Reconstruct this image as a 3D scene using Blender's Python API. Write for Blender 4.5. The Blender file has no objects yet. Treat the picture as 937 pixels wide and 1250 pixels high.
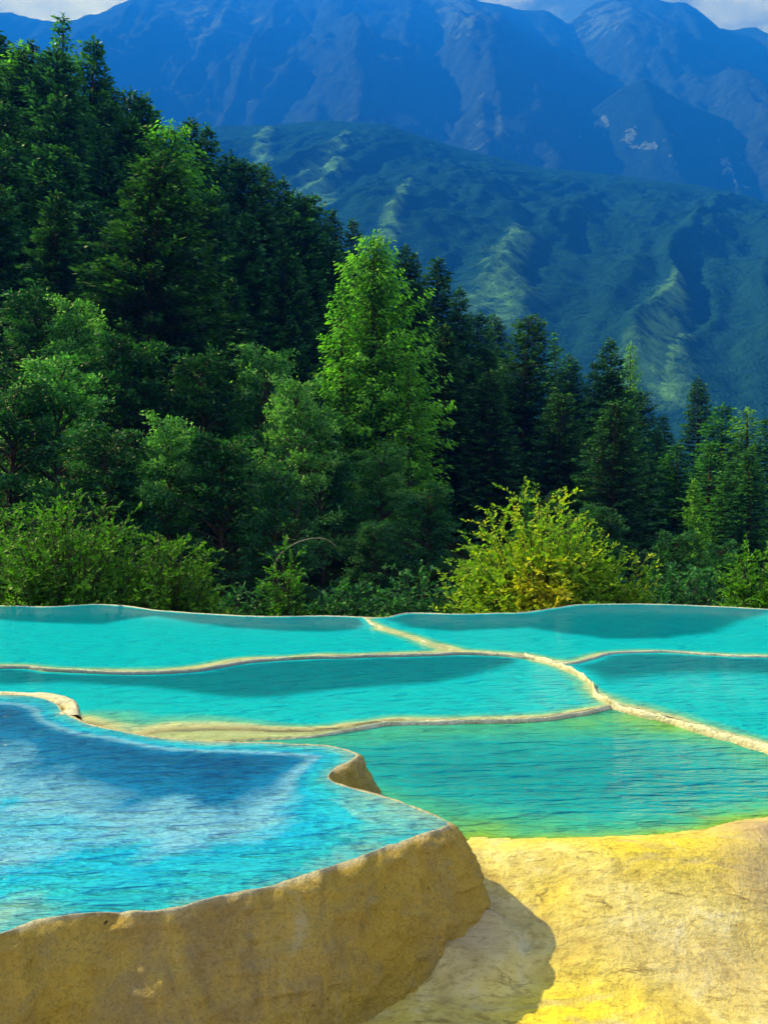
import bpy, math, random
import numpy as np
from mathutils import Vector
from mathutils.geometry import delaunay_2d_cdt

random.seed(7)
RNG = np.random.default_rng(7)
SC = bpy.context.scene
COL = SC.collection
R = math.radians

# ------------------------------------------------------------------ camera, light, exposure
FPX, CX, CY, CZ = 950.0, 468.5, 625.0, 1.75      # focal length and centre in photo pixels, eye height
cam_d = bpy.data.cameras.new('camera')
cam = bpy.data.objects.new('camera', cam_d)
COL.objects.link(cam)
cam.location = (0, 0, CZ)
cam.rotation_euler = (R(90), 0, 0)
cam_d.sensor_fit = 'VERTICAL'
cam_d.sensor_height = 24.0
cam_d.lens = 24.0 * FPX / 1250.0
cam_d.clip_start = 0.05
cam_d.clip_end = 30000
SC.camera = cam

SUN_EL = 40.0
SUN_H = Vector((-0.90, 0.44)).normalized()         # horizontal direction towards the sun
sun_d = bpy.data.lights.new('sun', 'SUN')
sun_d.energy = 5.0
sun_d.angle = R(0.5)
sun_d.color = (0.97, 0.93, 1.0)
sun = bpy.data.objects.new('sun', sun_d)
COL.objects.link(sun)
sdir = Vector((SUN_H.x * math.cos(R(SUN_EL)), SUN_H.y * math.cos(R(SUN_EL)), math.sin(R(SUN_EL))))
sun.rotation_euler = sdir.to_track_quat('Z', 'Y').to_euler()
sun.location = (-60, 30, 80)

world = bpy.data.worlds.new('World')
SC.world = world
world.use_nodes = True
wn, wl = world.node_tree.nodes, world.node_tree.links
wn.clear()
w_out = wn.new('ShaderNodeOutputWorld')
w_bg = wn.new('ShaderNodeBackground')
w_sky = wn.new('ShaderNodeTexSky')
w_sky.sky_type = 'NISHITA'
w_sky.sun_disc = False
w_sky.sun_elevation = R(SUN_EL)
w_sky.sun_rotation = math.atan2(SUN_H.x, SUN_H.y)
w_sky.altitude = 3000
w_sky.ozone_density = 3.0
w_bg.inputs['Strength'].default_value = 0.05
# clouds: white banks broken by blue
w_tc = wn.new('ShaderNodeTexCoord')
w_map = wn.new('ShaderNodeMapping')
w_map.inputs['Scale'].default_value = (1.6, 1.6, 4.0)
w_map.inputs['Location'].default_value = (0.35, 0.1, 0.2)
w_ns = wn.new('ShaderNodeTexNoise')
w_ns.inputs['Scale'].default_value = 2.6
w_ns.inputs['Detail'].default_value = 9
w_ns.inputs['Roughness'].default_value = 0.6
w_rp = wn.new('ShaderNodeValToRGB')
w_rp.color_ramp.elements[0].position = 0.40
w_rp.color_ramp.elements[1].position = 0.62
w_mx = wn.new('ShaderNodeMix')
w_mx.data_type = 'RGBA'
w_mx.inputs[7].default_value = (8.5, 8.8, 9.2, 1)
wl.new(w_tc.outputs['Generated'], w_map.inputs['Vector'])
wl.new(w_map.outputs[0], w_ns.inputs['Vector'])
wl.new(w_ns.outputs['Fac'], w_rp.inputs['Fac'])
wl.new(w_rp.outputs['Color'], w_mx.inputs[0])
wl.new(w_sky.outputs['Color'], w_mx.inputs[6])
wl.new(w_mx.outputs[2], w_bg.inputs['Color'])
wl.new(w_bg.outputs[0], w_out.inputs['Surface'])

SC.view_settings.view_transform = 'Standard'
SC.view_settings.look = 'None'
SC.view_settings.exposure = 2.16
SC.view_settings.gamma = 1.0
SC.view_settings.use_curve_mapping = False
SC.render.engine = 'CYCLES'
SC.cycles.use_denoising = True
SC.cycles.max_bounces = 6
SC.cycles.diffuse_bounces = 2
SC.cycles.glossy_bounces = 2
SC.cycles.transmission_bounces = 3
SC.cycles.volume_bounces = 0
SC.cycles.transparent_max_bounces = 8
SC.cycles.use_adaptive_sampling = True
SC.cycles.adaptive_threshold = 0.02

HAZE_DENSITY = 0.00046
HAZE_COLOR = (0.003, 0.105, 1.0)

# ------------------------------------------------------------------ helpers
def W(px, py, z):
    """photo pixel -> world point on the level z"""
    y = (CZ - z) * FPX / (py - CY)
    return ((px - CX) / FPX * y, y)

def hash2(ix, iy, seed):
    n = (ix.astype(np.int64) * 374761393 + iy.astype(np.int64) * 668265263 + seed * 1442695041) & 0x7fffffff
    n = ((n ^ (n >> 13)) * 1274126177) & 0x7fffffff
    n = (n ^ (n >> 16)) & 0xffff
    return n / 65535.0

def vnoise(x, y, seed=0):
    x = np.asarray(x, float); y = np.asarray(y, float)
    ix = np.floor(x); iy = np.floor(y)
    fx = x - ix; fy = y - iy
    fx = fx * fx * fx * (fx * (fx * 6 - 15) + 10); fy = fy * fy * fy * (fy * (fy * 6 - 15) + 10)
    a = hash2(ix, iy, seed); b = hash2(ix + 1, iy, seed); c = hash2(ix, iy + 1, seed); d = hash2(ix + 1, iy + 1, seed)
    return (a * (1 - fx) + b * fx) * (1 - fy) + (c * (1 - fx) + d * fx) * fy * 1.0

def fbm(x, y, seed=0, o=5, g=0.5):
    s = 0; a = 1; t = 0
    for k in range(o):
        s = s + a * (vnoise(x * 2 ** k + 13.7 * k, y * 2 ** k - 7.3 * k, seed + k) * 2 - 1); t += a; a *= g
    return s / t

def ridged(x, y, seed=0, o=5, g=0.5):
    s = 0; a = 1; t = 0
    for k in range(o):
        n = 1 - np.abs(vnoise(x * 2 ** k + 9.1 * k, y * 2 ** k + 3.3 * k, seed + k) * 2 - 1)
        s = s + a * n * n; t += a; a *= g
    return s / t

def sstep(a, b, x):
    t = np.clip((x - a) / (b - a), 0, 1)
    return t * t * (3 - 2 * t)

def mesh_np(name, V, F, mat, parent=None, smooth=True, attrs=None, mats=None):
    """F: (n,4) or (n,3) int array"""
    me = bpy.data.meshes.new(name)
    V = np.asarray(V, np.float32); F = np.asarray(F, np.int32)
    k = F.shape[1]
    me.vertices.add(len(V)); me.vertices.foreach_set('co', V.ravel())
    me.loops.add(F.size); me.loops.foreach_set('vertex_index', F.ravel())
    me.polygons.add(len(F))
    me.polygons.foreach_set('loop_start', np.arange(0, F.size, k, dtype=np.int32))
    me.polygons.foreach_set('loop_total', np.full(len(F), k, dtype=np.int32))
    me.polygons.foreach_set('use_smooth', np.full(len(F), smooth))
    for an, av in (attrs or {}).items():
        at = me.attributes.new(an, 'FLOAT', 'POINT')
        at.data.foreach_set('value', np.asarray(av, np.float32))
    me.update(calc_edges=True)
    me.validate()
    if mat: me.materials.append(mat)
    o = bpy.data.objects.new(name, me)
    COL.objects.link(o)
    if parent: o.parent = parent
    return o

def grid_faces(nu, nv, closed_u=False):
    iu = np.arange(nu if closed_u else nu - 1); iv = np.arange(nv - 1)
    a, b = np.meshgrid(iu, iv, indexing='ij')
    a2 = (a + 1) % nu
    return np.stack([a * nv + b, a2 * nv + b, a2 * nv + b + 1, a * nv + b + 1], -1).reshape(-1, 4)

def tag(o, label=None, cat=None, group=None, kind=None):
    if label: o['label'] = label
    if cat: o['category'] = cat
    if group: o['group'] = group
    if kind: o['kind'] = kind
    return o

# ------------------------------------------------------------------ materials
class NT:
    def __init__(s, name):
        s.m = bpy.data.materials.new(name); s.m.use_nodes = True
        s.n = s.m.node_tree.nodes; s.l = s.m.node_tree.links
        s.n.clear()
        s.out = s.n.new('ShaderNodeOutputMaterial')
    def node(s, t, **kw):
        nd = s.n.new(t)
        for k, v in kw.items():
            if k in ('ins',):
                for kk, vv in v.items():
                    if isinstance(vv, bpy.types.NodeSocket): s.l.new(vv, nd.inputs[kk])
                    else: nd.inputs[kk].default_value = vv
            else: setattr(nd, k, v)
        return nd
    def noise(s, vec, scale, detail=5, rough=0.55, dist=0.0):
        nd = s.node('ShaderNodeTexNoise', ins={'Scale': scale, 'Detail': detail, 'Roughness': rough, 'Distortion': dist})
        if vec is not None: s.l.new(vec, nd.inputs['Vector'])
        return nd.outputs['Fac']
    def pos(s): return s.node('ShaderNodeNewGeometry').outputs['Position']
    def mapping(s, vec, scale=(1, 1, 1), rot=(0, 0, 0)):
        nd = s.node('ShaderNodeMapping', ins={'Scale': scale, 'Rotation': rot})
        s.l.new(vec, nd.inputs['Vector']); return nd.outputs[0]
    def ramp(s, fac, stops):
        nd = s.node('ShaderNodeValToRGB'); s.l.new(fac, nd.inputs['Fac'])
        e = nd.color_ramp.elements
        while len(e) < len(stops): e.new(0.5)
        for i, (p, c) in enumerate(stops):
            e[i].position = p
            e[i].color = (c, c, c, 1) if not isinstance(c, tuple) else (*c, 1)
        return nd.outputs['Color']
    def mix(s, fac, a, b, mode='MIX'):
        nd = s.node('ShaderNodeMix', data_type='RGBA', blend_type=mode)
        for v, i in ((fac, 0), (a, 6), (b, 7)):
            if isinstance(v, bpy.types.NodeSocket): s.l.new(v, nd.inputs[i])
            elif isinstance(v, tuple): nd.inputs[i].default_value = (*v, 1)
            else: nd.inputs[i].default_value = v
        return nd.outputs[2]
    def math(s, op, a, b=0.0, c=0.0, clamp=False):
        nd = s.node('ShaderNodeMath', operation=op, use_clamp=clamp)
        for i, v in enumerate((a, b, c)):
            if isinstance(v, bpy.types.NodeSocket): s.l.new(v, nd.inputs[i])
            else: nd.inputs[i].default_value = v
        return nd.outputs[0]
    def attr(s, name): return s.node('ShaderNodeAttribute', attribute_name=name).outputs['Fac']
    def bump(s, h, dist=0.02, strength=1.0, nrm=None):
        nd = s.node('ShaderNodeBump', ins={'Distance': dist, 'Strength': strength, 'Height': h})
        if nrm is not None: s.l.new(nrm, nd.inputs['Normal'])
        return nd.outputs[0]
    def bsdf(s, col, rough=0.8, spec=0.3, nrm=None):
        nd = s.node('ShaderNodeBsdfPrincipled', ins={'Base Color': col if isinstance(col, bpy.types.NodeSocket) else (*col, 1),
                                                     'Roughness': rough, 'Specular IOR Level': spec})
        if nrm is not None: s.l.new(nrm, nd.inputs['Normal'])
        return nd.outputs[0]
    def done(s, sh):
        s.l.new(sh, s.out.inputs['Surface']); return s.m

def mat_leaf(name, c1, c2, c3, trans=0.35, tcol=None, rnd=0.35):
    """c1 dark, c2 mid, c3 light leaf colours; 'tone' is a per-leaf value"""
    t = NT(name)
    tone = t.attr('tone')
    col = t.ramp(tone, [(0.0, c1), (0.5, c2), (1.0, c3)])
    oi = t.node('ShaderNodeObjectInfo').outputs['Random']
    k = t.math('MULTIPLY_ADD', oi, rnd, 1.0 - rnd / 2)
    hsv = t.node('ShaderNodeHueSaturation', ins={'Value': k, 'Color': col})
    hk = t.math('MULTIPLY_ADD', oi, 0.016, 0.494)
    t.l.new(hk, hsv.inputs['Hue'])
    col = hsv.outputs[0]
    d = t.bsdf(col, 0.62, 0.18)
    tr = t.node('ShaderNodeBsdfTranslucent')
    if tcol is None: t.l.new(t.mix(1.0, col, (1.15, 1.45, 0.55), 'MULTIPLY'), tr.inputs['Color'])
    else: tr.inputs['Color'].default_value = (*tcol, 1)
    mx = t.node('ShaderNodeMixShader', ins={0: trans})
    t.l.new(d, mx.inputs[1]); t.l.new(tr.outputs[0], mx.inputs[2])
    return t.done(mx.outputs[0])

def mat_bark(name, c):
    t = NT(name)
    p = t.mapping(t.node('ShaderNodeTexCoord').outputs['Object'], (6, 6, 1.2))
    n = t.noise(p, 3.0, 6)
    col = t.ramp(n, [(0.3, tuple(x * 0.5 for x in c)), (0.7, tuple(x * 1.3 for x in c))])
    return t.done(t.bsdf(col, 0.9, 0.1, t.bump(n, 0.03)))

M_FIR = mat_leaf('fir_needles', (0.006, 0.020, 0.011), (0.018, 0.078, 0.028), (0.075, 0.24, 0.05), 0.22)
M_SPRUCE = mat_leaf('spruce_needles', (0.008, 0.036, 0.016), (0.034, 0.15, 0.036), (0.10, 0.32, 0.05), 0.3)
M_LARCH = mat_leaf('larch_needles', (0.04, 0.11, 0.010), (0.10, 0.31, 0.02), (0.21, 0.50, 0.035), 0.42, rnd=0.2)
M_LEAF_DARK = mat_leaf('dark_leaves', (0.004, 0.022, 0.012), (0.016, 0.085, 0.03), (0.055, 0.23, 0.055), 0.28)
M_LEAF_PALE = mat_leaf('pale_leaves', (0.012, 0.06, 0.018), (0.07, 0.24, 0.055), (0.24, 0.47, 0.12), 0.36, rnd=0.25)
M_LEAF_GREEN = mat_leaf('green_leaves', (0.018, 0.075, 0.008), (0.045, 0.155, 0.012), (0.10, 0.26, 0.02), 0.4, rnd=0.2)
M_LEAF_YELLOW = mat_leaf('yellow_leaves', (0.06, 0.17, 0.010), (0.19, 0.36, 0.02), (0.62, 0.50, 0.02), 0.42, rnd=0.0)
M_BARK = mat_bark('bark', (0.05, 0.038, 0.028))
M_TWIG = mat_bark('dry_twig', (0.26, 0.22, 0.17))

def mat_travertine(name, kind):
    t = NT(name)
    p = t.pos()
    big = t.noise(p, 1.7, 4, 0.55, 0.4)
    mid = t.noise(p, 6.5, 6, 0.62, 0.3)
    fine = t.noise(p, 38.0, 6, 0.65)
    grit = t.noise(p, 130.0, 4, 0.7)
    if kind == 'wall':
        pv = t.mapping(p, (1.0, 1.0, 0.22))
        streak = t.noise(pv, 7.0, 6, 0.65, 0.5)
        col = t.ramp(streak, [(0.28, (0.42, 0.27, 0.09)), (0.46, (0.64, 0.45, 0.17)), (0.58, (0.82, 0.58, 0.14)), (0.75, (0.78, 0.68, 0.46))])
        col = t.mix(t.ramp(big, [(0.40, 0.0), (0.62, 0.8)]), col, (0.80, 0.54, 0.07))
        col = t.mix(t.ramp(mid, [(0.52, 0.0), (0.68, 0.45)]), col, (0.42, 0.35, 0.24))
        pits = t.ramp(t.noise(p, 24.0, 3, 0.5), [(0.20, 1.0), (0.29, 0.0)])
        col = t.mix(pits, col, (0.06, 0.035, 0.015))
        lip = t.attr('lip')
        lp = t.math('MULTIPLY', lip, t.ramp(t.noise(p, 16, 5, 0.6), [(0.25, 0.55), (0.5, 1.0)]))
        col = t.mix(lp, col, (0.80, 0.74, 0.60))
        h = t.math('ADD', t.math('MULTIPLY', fine, 0.75), t.math('ADD', t.math('MULTIPLY', mid, 1.3), t.math('MULTIPLY', grit, 0.35)))
        col = t.mix(t.ramp(t.noise(p, 90.0, 6, 0.75), [(0.36, 0.40), (0.50, 0.0)]), col, (0.16, 0.09, 0.025))  # dark speckles put micro-shadows of the rough stone into the colour
        nrm = t.bump(h, 0.12, 1.0)
        return t.done(t.bsdf(col, 0.75, 0.25, nrm))
    if kind in ('rim', 'shaded'):
        if kind == 'rim': col = t.ramp(mid, [(0.3, (0.20, 0.17, 0.09)), (0.5, (0.42, 0.37, 0.23)), (0.7, (0.56, 0.54, 0.42))])
        else: col = t.ramp(mid, [(0.3, (0.02, 0.05, 0.04)), (0.6, (0.06, 0.11, 0.07)), (0.75, (0.16, 0.18, 0.10))])  # dark teal sides: the wall's shade, with algae, put into the colour
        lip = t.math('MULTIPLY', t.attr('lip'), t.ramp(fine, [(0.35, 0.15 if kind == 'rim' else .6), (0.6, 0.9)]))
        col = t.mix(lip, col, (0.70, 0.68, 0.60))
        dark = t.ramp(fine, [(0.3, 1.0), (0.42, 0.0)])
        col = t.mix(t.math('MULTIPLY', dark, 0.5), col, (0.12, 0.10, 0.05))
        return t.done(t.bsdf(col, 0.6, 0.3, t.bump(t.math('ADD', fine, mid), 0.025, 1.0)))

def mat_ground():
    t = NT('travertine_and_forest_floor')
    p = t.pos()
    sx = t.node('ShaderNodeSeparateXYZ'); t.l.new(p, sx.inputs[0])
    X, Y, Z = sx.outputs
    big = t.noise(p, 1.3, 5, 0.55, 0.5)
    mid = t.noise(p, 5.0, 7, 0.62, 0.8)
    pf = t.mapping(p, (0.55, 1.3, 1.0), (0, 0, R(-12)))
    flow = t.noise(pf, 6.0, 8, 0.64, 0.5)
    fine = t.noise(p, 45.0, 6, 0.68)
    ochre = t.ramp(mid, [(0.28, (0.27, 0.19, 0.07)), (0.44, (0.46, 0.37, 0.12)), (0.58, (0.58, 0.49, 0.20)), (0.75, (0.66, 0.60, 0.40))])
    # sulphur-yellow growth in patches near the water and at the front
    yel = t.attr('sulphur')
    ym = t.math('MULTIPLY', yel, t.ramp(flow, [(0.38, 0.0), (0.49, 1.0)]))
    col = t.mix(ym, ochre, (0.70, 0.55, 0.025))
    lil = t.math('MULTIPLY', t.attr('lilac'), t.ramp(big, [(0.30, 0.35), (0.5, 1.0)]))
    col = t.mix(lil, col, (0.36, 0.27, 0.18))
    cr = t.ramp(t.noise(pf, 3.2, 8, 0.6, 0.6), [(0.480, 0.0), (0.495, 1.0), (0.505, 1.0), (0.52, 0.0)])
    crk = t.math('MULTIPLY', cr, t.ramp(flow, [(0.50, 0.0), (0.62, 0.7)]))
    col = t.mix(crk, col, (0.14, 0.09, 0.03))
    bed = t.ramp(mid, [(0.3, (0.45, 0.44, 0.22)), (0.7, (0.72, 0.72, 0.48))])
    col = t.mix(t.attr('bed'), col, bed)
    forest = t.ramp(t.noise(p, 0.8, 6), [(0.35, (0.010, 0.012, 0.006)), (0.65, (0.022, 0.035, 0.012))])
    col = t.mix(t.attr('forest'), col, forest)
    col = t.mix(t.math('MULTIPLY', t.ramp(t.noise(pf, 40.0, 6, 0.72), [(0.36, 0.55), (0.50, 0.0)]), t.math('SUBTRACT', 1.0, t.attr('forest'))), col, (0.22, 0.14, 0.03))
    h = t.math('ADD', t.math('MULTIPLY', flow, 1.3), t.math('ADD', t.math('MULTIPLY', fine, 0.5), mid))
    return t.done(t.bsdf(col, 0.75, t.math('MULTIPLY_ADD', t.attr('forest'), -0.25, 0.25), t.bump(h, 0.020, 1.0)))

def mat_water(name, ramp, refl=0.55, wave=(1.0, 4.0), wscale=9.0, wh=0.012, opac=12.0, rough=0.04, var=0.0, gb=0.5):
    t = NT(name)
    p = t.pos()
    d = t.attr('depth_shade')
    n1 = t.noise(t.mapping(p, (wave[0], wave[1], 1), (0, 0, R(-4))), wscale, 4, 0.5, 0.15)
    n2 = t.noise(t.mapping(p, (wave[0] * 1.5, wave[1] * 1.2, 1), (0, 0, R(9))), wscale * 2.3, 3, 0.5, 0.15)
    rg_ = t.math('SUBTRACT', 1.0, t.math('ABSOLUTE', t.math('MULTIPLY_ADD', n1, 4.0, -2.0)))
    h = t.math('ADD', t.math('MULTIPLY_ADD', rg_, 0.13, n1), t.math('MULTIPLY', n2, 0.30))
    nrm = t.bump(h, wh, 1.0)
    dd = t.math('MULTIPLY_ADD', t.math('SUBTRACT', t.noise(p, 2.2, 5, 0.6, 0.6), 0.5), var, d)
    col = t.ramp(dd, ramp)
    dif = t.node('ShaderNodeBsdfDiffuse'); t.l.new(col, dif.inputs['Color']); t.l.new(nrm, dif.inputs['Normal'])
    trn = t.node('ShaderNodeBsdfTransparent'); trn.inputs['Color'].default_value = (0.80, 0.97, 0.92, 1)
    op = t.math('SUBTRACT', 1.0, t.math('POWER', 2.718, t.math('MULTIPLY', d, -opac)), clamp=True)
    m1 = t.node('ShaderNodeMixShader'); t.l.new(op, m1.inputs[0]); t.l.new(trn.outputs[0], m1.inputs[1]); t.l.new(dif.outputs[0], m1.inputs[2])
    gl = t.node('ShaderNodeBsdfGlossy', ins={'Roughness': rough}); nrg = t.bump(h, wh * gb, 1.0); t.l.new(nrg, gl.inputs['Normal'])
    fr = t.node('ShaderNodeFresnel', ins={'IOR': 1.33}); t.l.new(nrg, fr.inputs['Normal'])
    m2 = t.node('ShaderNodeMixShader'); t.l.new(t.math('MULTIPLY', fr.outputs[0], refl), m2.inputs[0])
    t.l.new(m1.outputs[0], m2.inputs[1]); t.l.new(gl.outputs[0], m2.inputs[2])
    return t.done(m2.outputs[0])

RAMP_FAR = [(0.0, (0.56, 0.53, 0.34)), (0.05, (0.44, 0.48, 0.30)), (0.12, (0.08, 0.34, 0.29)), (0.28, (0.004, 0.34, 0.44)), (0.55, (0.001, 0.32, 0.46)), (0.85, (0.0, 0.155, 0.23)), (1.0, (0.0, 0.12, 0.20))]  # dark end colours the painted rim shade bands
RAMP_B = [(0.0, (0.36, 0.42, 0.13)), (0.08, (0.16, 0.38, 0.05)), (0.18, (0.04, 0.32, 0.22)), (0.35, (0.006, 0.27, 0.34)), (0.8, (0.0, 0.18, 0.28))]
RAMP_A = [(0.0, (0.30, 0.50, 0.46)), (0.16, (0.02, 0.44, 0.66)), (0.30, (0.008, 0.35, 0.66)), (0.42, (0.14, 0.40, 0.66)), (0.58, (0.005, 0.16, 0.42)), (0.95, (0.0, 0.05, 0.20))]  # navy end paints the reflection at the back of the pool
M_W_FAR = mat_water('turquoise_water', RAMP_FAR, refl=0.35, wave=(0.8, 2.2), wscale=5.0, wh=0.09, opac=34, var=0.12)
M_W_MID = mat_water('sea_green_water', RAMP_B, refl=0.55, wave=(0.7, 3.2), wscale=3.2, wh=0.14, opac=22, var=0.20)
M_W_NEAR = mat_water('clear_blue_water', RAMP_A, refl=0.6, wave=(1.0, 4.4), wscale=4.3, wh=0.11, gb=0.25, opac=14, var=0.5, rough=0.2)
M_WALL = mat_travertine('golden_travertine', 'wall')
M_RIM = mat_travertine('cream_travertine', 'rim')
M_SHADED = mat_travertine('shaded_travertine', 'shaded')
M_GROUND = mat_ground()

# ------------------------------------------------------------------ pools: outlines traced on their water levels
ZA, ZB, ZC, ZD, ZE = 0.46, 0.22, 0.25, 0.28, 0.265
def L(z, pts): return [W(a, b, z) for a, b in pts]
def catmull(P, step, closed=False):
    P = [np.array(p, float) for p in P]; n = len(P); out = []
    rng = range(n) if closed else range(n - 1)
    for i in rng:
        p1, p2 = P[i], P[(i + 1) % n]
        p0 = P[i - 1] if (closed or i > 0) else 2 * p1 - p2
        p3 = P[(i + 2) % n] if (closed or i + 2 < n) else 2 * p2 - p1
        m = max(1, int(np.linalg.norm(p2 - p1) / step))
        for k in range(m):
            t = k / m
            out.append(0.5 * ((2 * p1) + (-p0 + p2) * t + (2 * p0 - 5 * p1 + 4 * p2 - p3) * t * t + (-p0 + 3 * p1 - 3 * p2 + p3) * t ** 3))
    if not closed: out.append(P[-1])
    return np.array(out)

A_front = L(ZA, [(0, 1140), (45, 1125), (100, 1117), (150, 1114), (190, 1114), (222, 1107), (260, 1097), (320, 1085), (350, 1077), (380, 1067), (425, 1052), (467, 1036), (507, 1022), (538, 1012)])
A_tip = L(ZA, [(547, 1008), (542, 1001), (517, 990), (492, 980), (460, 970), (430, 962), (408, 955), (401, 948), (409, 939), (425, 930), (436, 923), (427, 917), (400, 911)])
A_rear = L(ZA, [(330, 907), (250, 905), (190, 900), (150, 893), (112, 885), (90, 876), (76, 868), (70, 860), (55, 853), (28, 849), (0, 848)])
A_ext = [(-3.6, 5.6), (-4.6, 5.4), (-5.4, 4.6), (-5.4, 3.2), (-4.6, 2.35), (-3.2, 2.10), (-2.3, 2.12), (-1.75, 2.22), (-1.4, 2.31)]
PA = catmull(A_ext[3:] + A_front + A_tip + A_rear + A_ext[:3], 0.014, True)

far = [(-8.6, 8.4), (-8.3, 9.8), (-7.2, 10.9)] + L(ZD, [(-60, 743), (0, 740), (60, 741), (120, 738), (160, 741), (200, 746), (260, 750), (330, 753), (400, 752), (445, 754)]) 
far2 = L(ZD, [(470, 754), (500, 749), (560, 750), (600, 749), (640, 748), (680, 742), (720, 738), (800, 738), (860, 740), (937, 744), (1010, 749)]) + [(7.4, 9.8), (8.6, 8.9), (8.9, 7.6)]
R_FAR = catmull(far + far2, 0.05)
cd = [(-8.6, 8.4), (-7.4, 7.5), (-5.2, 7.2)] + L(ZD, [(0, 812), (60, 816), (110, 818), (170, 819), (240, 816), (300, 806), (380, 801), (450, 799), (530, 797), (560, 796)])
cf = L(ZD, [(560, 796), (600, 797), (640, 800)])
df = L(ZD, [(445, 754), (455, 763), (480, 771), (505, 778), (530, 788), (560, 796)])
fe = L(ZD, [(640, 800), (665, 805), (690, 809), (708, 807), (725, 802), (742, 797), (780, 795), (817, 795), (860, 798), (897, 800), (937, 801), (1000, 803)]) + [(6.2, 7.6), (8.9, 7.6)]
ce = L(ZE, [(640, 800), (668, 808), (692, 816), (712, 827), (724, 838), (732, 850), (745, 858)])
ce[0] = fe[0]
J2 = ce[-1]
be = [J2] + L(ZE, [(780, 866), (820, 876), (860, 888), (900, 899), (937, 909), (990, 922)]) + [(4.2, 4.6), (6.4, 4.3), (8.4, 5.6), (8.9, 7.6)]
bc = L(ZC + .01, [(212, 903), (270, 899), (330, 896), (390, 892), (440, 884), (480, 879), (560, 877), (640, 875), (700, 868)]) + [J2]
R_CD = catmull(cd + cf[1:], 0.04); R_DF = catmull(df, 0.04); R_FE = catmull(fe, 0.04)
R_CE = catmull(ce, 0.03); R_BE = catmull(be, 0.03); R_BC = catmull(bc, 0.03)

def A_part(z0, z1):     # stretch of the A outline between two control pixels
    a = np.array(W(*z0, ZA)); b = np.array(W(*z1, ZA))
    ia = np.argmin(((PA - a) ** 2).sum(1)); ib = np.argmin(((PA - b) ** 2).sum(1))
    return PA[ia:ib + 1]
shore = catmull([(0.1, 3.05), (0.30, 3.42)] + L(ZB, [(575, 1026), (610, 1029), (650, 1030), (700, 1034), (760, 1030), (790, 1027), (830, 1022), (860, 1020), (890, 1012), (937, 1003), (1000, 992)]) + [(3.2, 3.95), (5.0, 4.1), (6.4, 4.3)], 0.04)
tipU = A_part((547, 1008), (212, 902))
leftU = A_part((200, 901), (0, 848))
icut = int(len(R_CD) - 0)
kcd = np.argmin(((R_CD - np.array(cf[0])) ** 2).sum(1))
kfar = np.argmin(((R_FAR - np.array(df[0])) ** 2).sum(1))
POLY = {
 'A': PA,
 'B': np.vstack([R_BC[:-1], R_BE[:int(np.argmin(((R_BE - np.array((6.4, 4.3))) ** 2).sum(1)))], shore[::-1][3:-6:3] - np.array([0, 0.09]), tipU[8:-3:3]]),
 'C': np.vstack([R_CD[:], R_CE[1:-1], R_BC[::-1], leftU[::2], [(-3.6, 5.6), (-4.6, 5.4), (-6.5, 5.4), (-8.6, 6.4)]]),
 'D': np.vstack([R_CD[:kcd], R_DF[::-1][:-1], R_FAR[:kfar + 1][::-1][:-1]]),
 'F': np.vstack([R_DF[:-1], R_CD[kcd:-1], R_FE[:-1], R_FAR[kfar + 1:][::-1]]),
 'E': np.vstack([R_CE[:-1], R_BE[:-1], R_FE[::-1][:-1]]),
}
LEVEL = {'A': ZA, 'B': ZB, 'C': ZC, 'D': ZD, 'E': ZE, 'F': ZD}

def inside(P, x, y):
    c = np.zeros(x.shape, bool); n = len(P); j = n - 1
    for i in range(n):
        xi, yi = P[i]; xj, yj = P[j]
        if yi != yj:
            k = ((yi > y) != (yj > y)) & (x < (xj - xi) * (y - yi) / (yj - yi) + xi)
            c ^= k
        j = i
    return c
def dist_line(P, x, y, closed=False, stride=1):
    Q = P[::stride]
    if closed: Q = np.vstack([Q, Q[:1]])
    best = np.full(x.shape, 1e9)
    for i in range(len(Q) - 1):
        ax, ay = Q[i]; bx, by = Q[i + 1]
        dx, dy = bx - ax, by - ay; l2 = dx * dx + dy * dy + 1e-12
        t = np.clip(((x - ax) * dx + (y - ay) * dy) / l2, 0, 1)
        best = np.minimum(best, (x - ax - t * dx) ** 2 + (y - ay - t * dy) ** 2)
    return np.sqrt(best)

DARK_BANDS = {   # dark bands of each pool: rim shade put into floor depth and colour
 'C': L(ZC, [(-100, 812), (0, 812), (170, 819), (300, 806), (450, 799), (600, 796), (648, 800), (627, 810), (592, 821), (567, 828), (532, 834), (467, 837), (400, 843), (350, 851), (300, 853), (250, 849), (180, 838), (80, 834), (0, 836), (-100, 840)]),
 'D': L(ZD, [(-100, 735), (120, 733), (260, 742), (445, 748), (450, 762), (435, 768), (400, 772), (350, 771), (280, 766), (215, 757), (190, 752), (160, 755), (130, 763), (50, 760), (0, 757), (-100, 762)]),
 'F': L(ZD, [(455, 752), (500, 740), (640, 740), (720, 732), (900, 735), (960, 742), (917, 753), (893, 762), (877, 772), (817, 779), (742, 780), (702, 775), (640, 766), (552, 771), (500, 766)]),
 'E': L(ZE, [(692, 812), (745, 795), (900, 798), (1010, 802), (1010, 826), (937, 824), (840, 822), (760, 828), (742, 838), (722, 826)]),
 'A': L(ZA, [(-60, 862), (60, 862), (120, 890), (200, 903), (330, 910), (425, 919), (400, 938), (330, 952), (270, 968), (190, 950), (120, 935), (60, 905), (-60, 885)]),  # reflection across the back of the near pool, drawn as depth
}
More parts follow.
